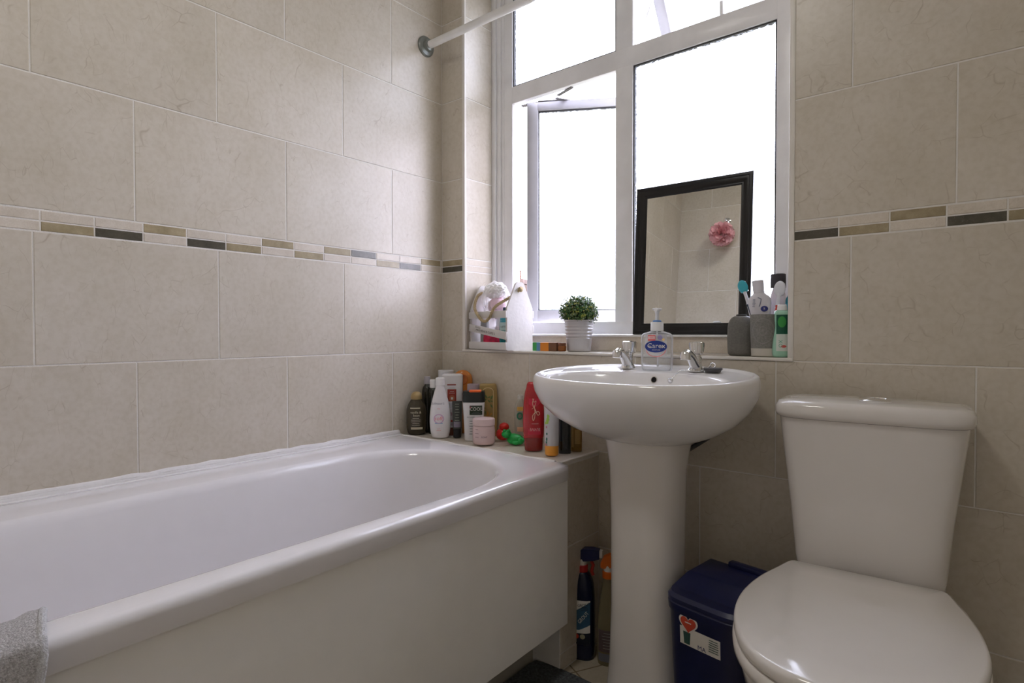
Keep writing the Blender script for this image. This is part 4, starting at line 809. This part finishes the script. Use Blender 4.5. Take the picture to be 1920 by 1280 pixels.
# ---------------------------------------------------------------- striped box and small brown jar on the sill
t = thing('card_box', 'small flat box with green, blue, orange and brown stripes', 'box', (.444, .016, .8335), 2)
mb = MB()
for i, (a, b_) in enumerate([(-.048, -.033), (-.033, -.019), (-.019, .012), (.012, .040)]): mb.box(a, b_, -.006, .020, .0005, .0265, i)
mb.build('carton', [mat('stripe_green', (.06, .42, .10), .5), mat('stripe_blue', (.12, .32, .55), .5), mat('stripe_orange', (.80, .27, .02), .5), mat('stripe_brown', (.20, .09, .045), .5)], t)
t = thing('small_jar', 'tiny brown jar between the striped box and the plant pot', 'jar', (.4985, .022, .8335))
mb = MB(); mb.lathe([(.010, .0005), (.0125, .003), (.013, .014), (.011, .018)], 0, 28); mb.build('jar_body', mat('amber_brown', (.28, .09, .02), .25), t)
mb = MB(); mb.lathe([(.0118, .0182), (.012, .0245), (.0105, .026), (0, .026)], 0, 28); mb.build('lid', mat('rust_lid', (.20, .07, .03), .4), t)

# ---------------------------------------------------------------- stone jar, tumbler and what stands in it
M_ST = mat('grey_stone', (.21, .205, .19), .6, vary=.22, scale=240, bump=.25, bscale=200)
t = thing('soap_dispenser_base', 'rounded dark grey stone-look vessel left of the toothbrush tumbler', 'container', (1.0163, .066, .8335), 10)
bd = Body([(.0005, .026, .020), (.004, .031, .025), (.02, .0325, .0265), (.055, .0330, .027), (.080, .031, .0255), (.094, .024, .020), (.099, .016, .014), (.100, .012, .011)], 2.6); b = MB(); bd.mesh(b); b.build('vessel', mat('dark_stone', (.15, .145, .13), .6, vary=.15, scale=240, bump=.2, bscale=200), t)
b = MB(); b.lathe([(.010, .1003), (.0125, .1005), (.0125, .1030), (.009, .1040), (0, .1040)], 0, 24); b.build('top_plug', mat('dark_plug', (.03, .03, .03), .5), t)
tm = thing('toothbrush_tumbler', 'speckled grey tumbler with a pale base holding toothbrushes', 'tumbler', (1.0834, .038, .8335), 12)
b = MB(); b.lathe([(.0305, .0205), (.0335, .0210), (.0352, .060), (.0358, .100), (.0345, .1015), (.0325, .100), (.0315, .03), (0, .028)], 0, 48); b.build('cup', M_ST, tm)
b = MB(); b.lathe([(.030, .0005), (.0325, .002), (.0335, .0205), (0, .0206)], 0, 48); b.build('base', mat('pale_base', (.52, .49, .43), .5), tm, 'cream base band')
bd = Body([(.021, .0335, .0335), (.06, .0352, .0352), (.10, .0358, .0358)], 2, smooth=False); lb = MB()
p_disc(lb, bd.S, -.004, .062, .024, .030, 0, .0006, 40, .95); p_disc(lb, bd.S, -.004, .062, .009, .011, 0, .0006, 30, .86); p_text(lb, bd.S, 'R', .010, -.004, .062, 0, 0, .0008); lb.build('emblem', mat('stone_emboss', (.28, .27, .25), .5), tm)
def brush(loc, rz, lean, label, m1, m2, m3, L_, hr, hm):
    t = thing('toothbrush', label, 'toothbrush', loc, rz, 'toothbrushes in the tumbler'); t.rotation_euler = (R(lean[0]), R(lean[1]), R(rz))
    b = MB(); rows = [crom([(0, .0045), (.03, .006), (L_ * .45, .0068), (L_ * .62, .0045), (L_ * .75, .0036), (L_ * .82, .0045)], i / 4) for i in range(21)]
    b.loft([ring(w_, .0034, z, 2.2, 20) for z, w_ in rows], 0); b.build('handle', m1, t)
    b = MB(); b.loft([ring(.0046, .0016, z, 2, 16, 0, -.0032) for z in (L_ * .35, L_ * .62)], 0); b.build('grip', m2, t)
    b = MB(); b.ball((0, 0, L_ - hr * 1.4), (hr, .0030, hr * 1.45), 0, 24, 14); b.build('brush_head', hm, t)
    b = MB(); b.xf = Matrix.Rotation(R(-90), 4, 'X')
    for i in range(6):
        for j in range(4): b.lathe([(.0019, .0015), (.0021, .0115)], 0, 8, ((j - 1.5) * hr * .42, -(L_ - hr * 1.4 + (i - 2.5) * hr * .38), 0))
    b.build('bristles', m3, t)
mw, mteal, mdk, mbr = mat('brush_white', (.72, .74, .80), .3), mat('brush_teal', (.05, .42, .52), .3), mat('brush_dark', (.03, .05, .10), .4), mat('bristle_white', (.75, .78, .82), .6)
mtb = mat('bristle_teal', (.10, .50, .60), .6); mred = mat('brush_red', (.6, .08, .06), .35)
brush((1.0740, .036, .868), 14, (1, -17.5), 'toothbrush with turquoise head leaning left in the tumbler', mw, mdk, mw, .158, .0115, mteal)
brush((1.102, .030, .864), 12, (0, 6), 'white toothbrush with a large round head, right side of the tumbler', mw, mred, mbr, .150, .0128, mw)
brush((1.102, .052, .864), 16, (0, 16), 'toothbrush with teal head leaning right toward the window edge', mat('brush_blue', (.03, .30, .42), .3), mdk, mtb, .122, .0090, mat('brush_petrol', (.02, .25, .33), .3))
# toothpaste
t = thing('toothpaste_tube', 'white toothpaste tube with blue logo standing in the tumbler', 'tube', (1.0795, .030, .868), 12); t.rotation_euler = (R(0), R(-5), R(12))
bd = Body([(0, .017, .004), (.03, .0185, .008), (.066, .0215, .011), (.095, .0262, .0125), (.108, .0235, .0125), (.116, .0150, .0125), (.119, .0130, .0120)], 2.2); b = MB(); bd.mesh(b); b.build('tube', mat('paste_white', (.68, .67, .72), .35), t)
capcyl('cap', t, .0125, .0132, .1192, .150, mat('paste_cap', (.62, .61, .66), .35))
lb = MB(); p_disc(lb, bd.S, .010, .080, .0080, .0068, 0, .0012); p_text(lb, bd.S, 'a', .010, .010, .0812, 2, 0, .002); lb.tube([bd.S(*p, .0012) for p in ((-.002, .108), (.005, .104), (.003, .096), (-.001, .086))], .0010, 1, 6); p_text(lb, bd.S, 'aqua', .011, -.013, .096, 1, 80, .0014); lb.build('label', [mat('logo_blue', (.04, .05, .25), .4), mat('ink_bluegrey', (.25, .28, .38), .5), M_WINK], t)
# bottle with black cap behind
t, bd = bottle('mouthwash_bottle', 'pale bottle with large black cap standing behind the tumbler', (1.0947, .098, .8335), 10, [(.0005, .017, .011), (.003, .0195, .0130), (.12, .0195, .0130), (.150, .0170, .0125), (.165, .0125, .0115), (.168, .0115, .011)], mat('pale_pink_bottle', (.62, .55, .58), .3), 2.6, group=None)
capcyl('cap', t, .0180, .0174, .1685, .2030, mat('cap_charcoal', (.035, .03, .035), .45), label='black cap')
# green bottle cut by the window edge
t, bd = bottle('mouthwash_bottle', 'green and white bottle half hidden by the right edge of the window recess', (1.1240, .0215, .8335), 14, [(.0005, .014, .009), (.003, .0195, .0135), (.02, .0212, .0155), (.045, .0190, .0140), (.070, .0150, .0115), (.090, .0165, .0125), (.106, .0160, .012), (.110, .013, .010)], mat('mint_plastic', (.35, .62, .48), .2, coat=.4), 2.4, group=None)
lb = MB(); p_rect(lb, bd.S, -.012, .013, .055, .100, 0); p_disc(lb, bd.S, .0, .083, .009, .013, 1, .0014); p_rect(lb, bd.S, -.012, .014, .015, .054, 2); p_disc(lb, bd.S, .004, .026, .006, .003, 3, .0014); p_text(lb, bd.S, 'OX', .012, -.002, .032, 4, 90, .0014); lb.build('label', [mat('label_forest', (.005, .09, .05), .4), mat('leaf_bright', (.04, .30, .06), .4), mat('label_mint', (.62, .68, .62), .4), mat('label_scarlet', (.6, .1, .08), .5), mat('ink_mint', (.12, .40, .30), .5)], t)
capcyl('cap', t, .0110, .0100, .1105, .1235, M_WHITE)

# ---------------------------------------------------------------- white wooden caddy
TH = -13.0
cd = thing('wooden_caddy', 'white slatted wooden caddy with rope handle at the left end of the sill', 'caddy', (.3243, -.030, .8337), TH)
CL, CWd = .212, .104     # local x runs to the left (negative), local y back
M_WD = mat('white_painted_wood', (.68, .66, .65), .55, vary=.05, bump=.15, bscale=90)
def gable(x0, x1, nm, lab=None):
    W_ = CWd; out2 = [(0, 0), (W_, 0), (W_, .135), (W_ * .66, .213), (W_ * .58, .219), (W_ * .42, .219), (W_ * .34, .213), (0, .135)]
    b = MB(); b.loft([[(x0, y, z) for y, z in out2], [(x1, y, z) for y, z in out2]], 0, smooth=False); o = b.build(nm, M_WD, cd, lab); return o
gable(-.008, 0, 'end_board', 'house shaped end board with rope knot'); gable(-CL, -CL + .008, 'end_board')
def slat(z0, z1, y0=0, tilt=0, nm='slat', yy=None):
    b = MB(); 
    if tilt: b.xf = Matrix.Translation((-CL, 0, z0)) @ Matrix.Rotation(R(tilt), 4, 'Y') @ Matrix.Translation((CL, 0, -z0))
    b.box(-CL, 0.0, y0 - .006, y0, z0, z1, 0, .0015); return b.build(nm, M_WD, cd)
slat(.0015, .026); slat(.104, .127); o = slat(.062, .087, tilt=7.5)
slat(.0015, .026, CWd + .006); slat(.055, .08, CWd + .006); slat(.104, .127, CWd + .006)
b = MB(); b.box(-CL + .008, -.008, 0, CWd, .0015, .0075, 0); b.build('base_board', M_WD, cd)
lb = MB(); lb.xf = Matrix.Translation((-CL, 0, .062)) @ Matrix.Rotation(R(7.5), 4, 'Y') @ Matrix.Translation((CL, 0, -.062)) @ Matrix.Translation((-CL / 2, -.0062, .0745))
p_text(lb, Flat().S, 'PROVENCE CAFE S', .0105, -.006, -.002, 0, 0, .0006, 1.25); p_text(lb, Flat().S, 'Boutique', .0085, -.050, .007, 0, 0, .0006, 1.0, .2); lb.build('lettering', mat('ink_faded', (.10, .09, .10), .6), o)
# twisted rope handle
b = MB()
def rope(b, pts, r=.0046, turns=20):
    n = 150; P_ = [Vector(crom(pts, i / n * (len(pts) - 1) * .9999)) for i in range(n + 1)]
    for s_ in range(3):
        q = []
        for i, p in enumerate(P_):
            t_ = (P_[min(n, i + 1)] - P_[max(0, i - 1)]).normalized(); u_ = t_.cross(Vector((0, 0, 1))).normalized() if abs(t_.z) < .95 else t_.orthogonal().normalized(); w_ = t_.cross(u_)
            a = 2 * PI * (i / n * turns + s_ / 3); q.append(p + (u_ * math.cos(a) + w_ * math.sin(a)) * r * .55)
        b.tube(q, r * .62, 0, 7)
rope(b, [(.004, .05, .196), (-.02, .03, .172), (-.05, -.010, .140), (-.078, -.013, .106), (-.104, -.013, .094), (-.132, -.013, .104), (-.168, -.010, .140), (-.196, .02, .180), (-.207, .05, .196)])
M_RP = mat('jute_rope', (.48, .38, .22), .9, vary=.2, scale=200, bump=.5, bscale=300)
b.ball((.006, .05, .196), (.008, .008, .0075), 0, 14, 10, lambda d: 1 + .15 * math.sin(9 * d.x + 7 * d.z)); b.ball((.011, .047, .192), (.006, .006, .006), 0, 12, 8); b.build('rope_handle', M_RP, cd)
def incaddy(dx, dy): # caddy-local to world
    a = R(TH); return (.3243 + dx * math.cos(a) - dy * math.sin(a), -.030 + dx * math.sin(a) + dy * math.cos(a), .8415)
# contents of the caddy
t, bd = bottle('mouthwash_bottle', 'teal mouthwash bottle at the right end of the caddy', incaddy(-.040, .028), 28, [(.0005, .020, .013), (.004, .0225, .0155), (.07, .0230, .0160), (.095, .0200, .0145), (.110, .012, .011)], thinclear('teal_clear', (.12, .60, .62), .30, .12, (.02, .32, .38)), 3, group='toiletries in the caddy')
capcyl('cap', t, .0125, .012, .1105, .131, mat('cap_navy', (.03, .05, .09), .4))
lb = MB(); p_rect(lb, bd.S, -.020, .020, .056, .098, 0); p_rect(lb, bd.S, -.018, .018, .082, .096, 1); p_text(lb, bd.S, 'LISTERINE', .0078, 0, .068, 2, 0, .002, .95); p_rect(lb, bd.S, -.020, .020, .034, .055, 3); lb.build('label', [mat('label_aqua', (.55, .72, .72), .5), mat('label_turq', (.06, .40, .50), .4), M_INK, mat('label_sea', (.10, .42, .36), .4)], t)
t, bd = bottle('capped_bottle', 'dark lidded bottle at the back of the caddy', incaddy(-.034, .076), 30, [(.0005, .018, .013), (.004, .020, .015), (.10, .020, .015), (.122, .018, .014)], mat('slate_bottle', (.30, .32, .42), .3), 2.6, group='toiletries in the caddy')
capcyl('cap', t, .0185, .018, .1225, .144, mat('cap_black_green', (.02, .03, .028), .4), 2.4, ry=(.0145, .014))
t, bd = bottle('pouch', 'crimson pouch low in the middle of the caddy', incaddy(-.115, .034), 24, [(.0005, .030, .016), (.006, .036, .021), (.03, .038, .023), (.046, .034, .018), (.052, .022, .008)], mat('crimson_net', (.62, .02, .08), .6, vary=.25, scale=80, bump=.5, bscale=120), 2.6, 'pouch', body='pouch_body', group='toiletries in the caddy')
t, bd = bottle('white_tub', 'pale tube bottle in the centre of the caddy behind the rope', incaddy(-.088, .068), 24, [(.0005, .022, .014), (.004, .026, .016), (.06, .028, .016), (.082, .026, .012), (.092, .022, .006)], mat('pearl_tub', (.62, .58, .62), .35), 2.6, 'tube', group='toiletries in the caddy', body='tub_body')
t, bd = bottle('caddy_shade_shape', 'added bottle shape, its grey green standing for shade inside the caddy', incaddy(-.166, .030), 24, [(.0005, .012, .012), (.003, .0145, .0145), (.075, .0145, .0145), (.092, .011, .011)], mat('greygreen_shade', (.30, .32, .30), .35), 2.4, group='toiletries in the caddy')  # added shape, its grey green stands for shade on the caddy's inner wall
capcyl('cap', t, .0112, .0108, .0925, .104, M_WHITE)
# plastic bag of cotton wool
ang = R(TH); cb = thing('cotton_wool_bag', 'crumpled clear bag of white and pink cotton wool on top of the caddy', 'bag', incaddy(-.140, .056), TH, 'toiletries in the caddy')
b = MB(); rg_ = random.Random(6)
b.ball((.010, 0, .138), (.042, .025, .032), 0, 60, 36, lambda d: 1 + .07 * noise.noise(d * 2.2)); b.build('pink_pads', mat('cotton_pink', (.78, .56, .64), .9, vary=.06, bump=.3, bscale=60), cb)
b = MB(); b.ball((.002, -.002, .190), (.056, .029, .027), 0, 90, 60, lambda d: 1 + .14 * noise.noise(d * 4.5) + .05 * noise.noise(d * 11)); b.build('cotton_wool', mat('cotton_white', (.92, .92, .93), .9, vary=.03, bump=.2, bscale=120), cb)
b = MB(); b.ball((0, 0, .160), (.064, .036, .062), 0, 90, 60, lambda d: 1 + .12 * noise.noise(d * 3.2 + Vector((3, 1, 2))) + .03 * abs(noise.noise(d * 6))); b.build('plastic_bag', thinclear('cellophane', (.985, .985, .99), .95, .35, (.95, .95, .96)), cb, sharp=25)

# ---------------------------------------------------------------- sponge on the far wall (seen in the mirror)
pf = thing('bath_puff', 'pink mesh bath puff hanging on the tiled wall, seen in the mirror', 'bath puff', (.30, YF + .002, 1.76))
b = MB(); rg_ = random.Random(9)
for k in range(46):
    d = Vector((rg_.gauss(0, 1), rg_.gauss(0, 1), rg_.gauss(0, 1))).normalized(); a = d.orthogonal().normalized(); c_ = d.cross(a); r0 = .070; n = 22; rings_ = []
    for i in range(3):
        h = (i / 2); rings_.append([Vector((0, .088, 0)) + d * (r0 * (.35 + .65 * h)) + (a * math.cos(2 * PI * j / n) + c_ * math.sin(2 * PI * j / n)) * (.010 + .018 * h) + d * (.006 * h * math.sin(5 * 2 * PI * j / n + k)) for j in range(n)])
    b.loft(rings_, 0, False, False)
b.build('ruffles', mat('puff_pink', (.84, .50, .53), .7, vary=.12, sss=0), pf)
b = MB(); b.tube([(0, .08, .055), (.004, .05, .085), (.006, .035, .105), (-.004, .045, .085), (0, .08, .055)], .0014, 0, 6); b.build('cord', mat('cord_white', (.75, .72, .70), .8), pf)
hk = thing('wall_hook', 'small chrome hook on the tiled wall above the pink puff', 'hook', (.305, YF + .0015, 1.865))
b = MB(); b.xf = Matrix.Rotation(R(-90), 4, 'X'); b.lathe([(0, .0), (.022, .0), (.022, .004), (.014, .008), (.006, .010), (.006, .030), (.012, .036), (.012, .042), (0, .044)], 0, 28); b.build('peg', M_CHROME, hk)
# fitting for the added fill lamp, out of view
la = thing('added_fill_lamp', 'round white fitting of an added fill lamp, out of view on the ceiling', 'lamp', (.85, -1.25, 2.349))
mb = MB(); mb.lathe([(.16, 0), (.16, -.03), (.150, -.035), (.148, -.02)], 0, 40, cap=False); mb.build('fill_lamp_rim', M_WHITE, la)
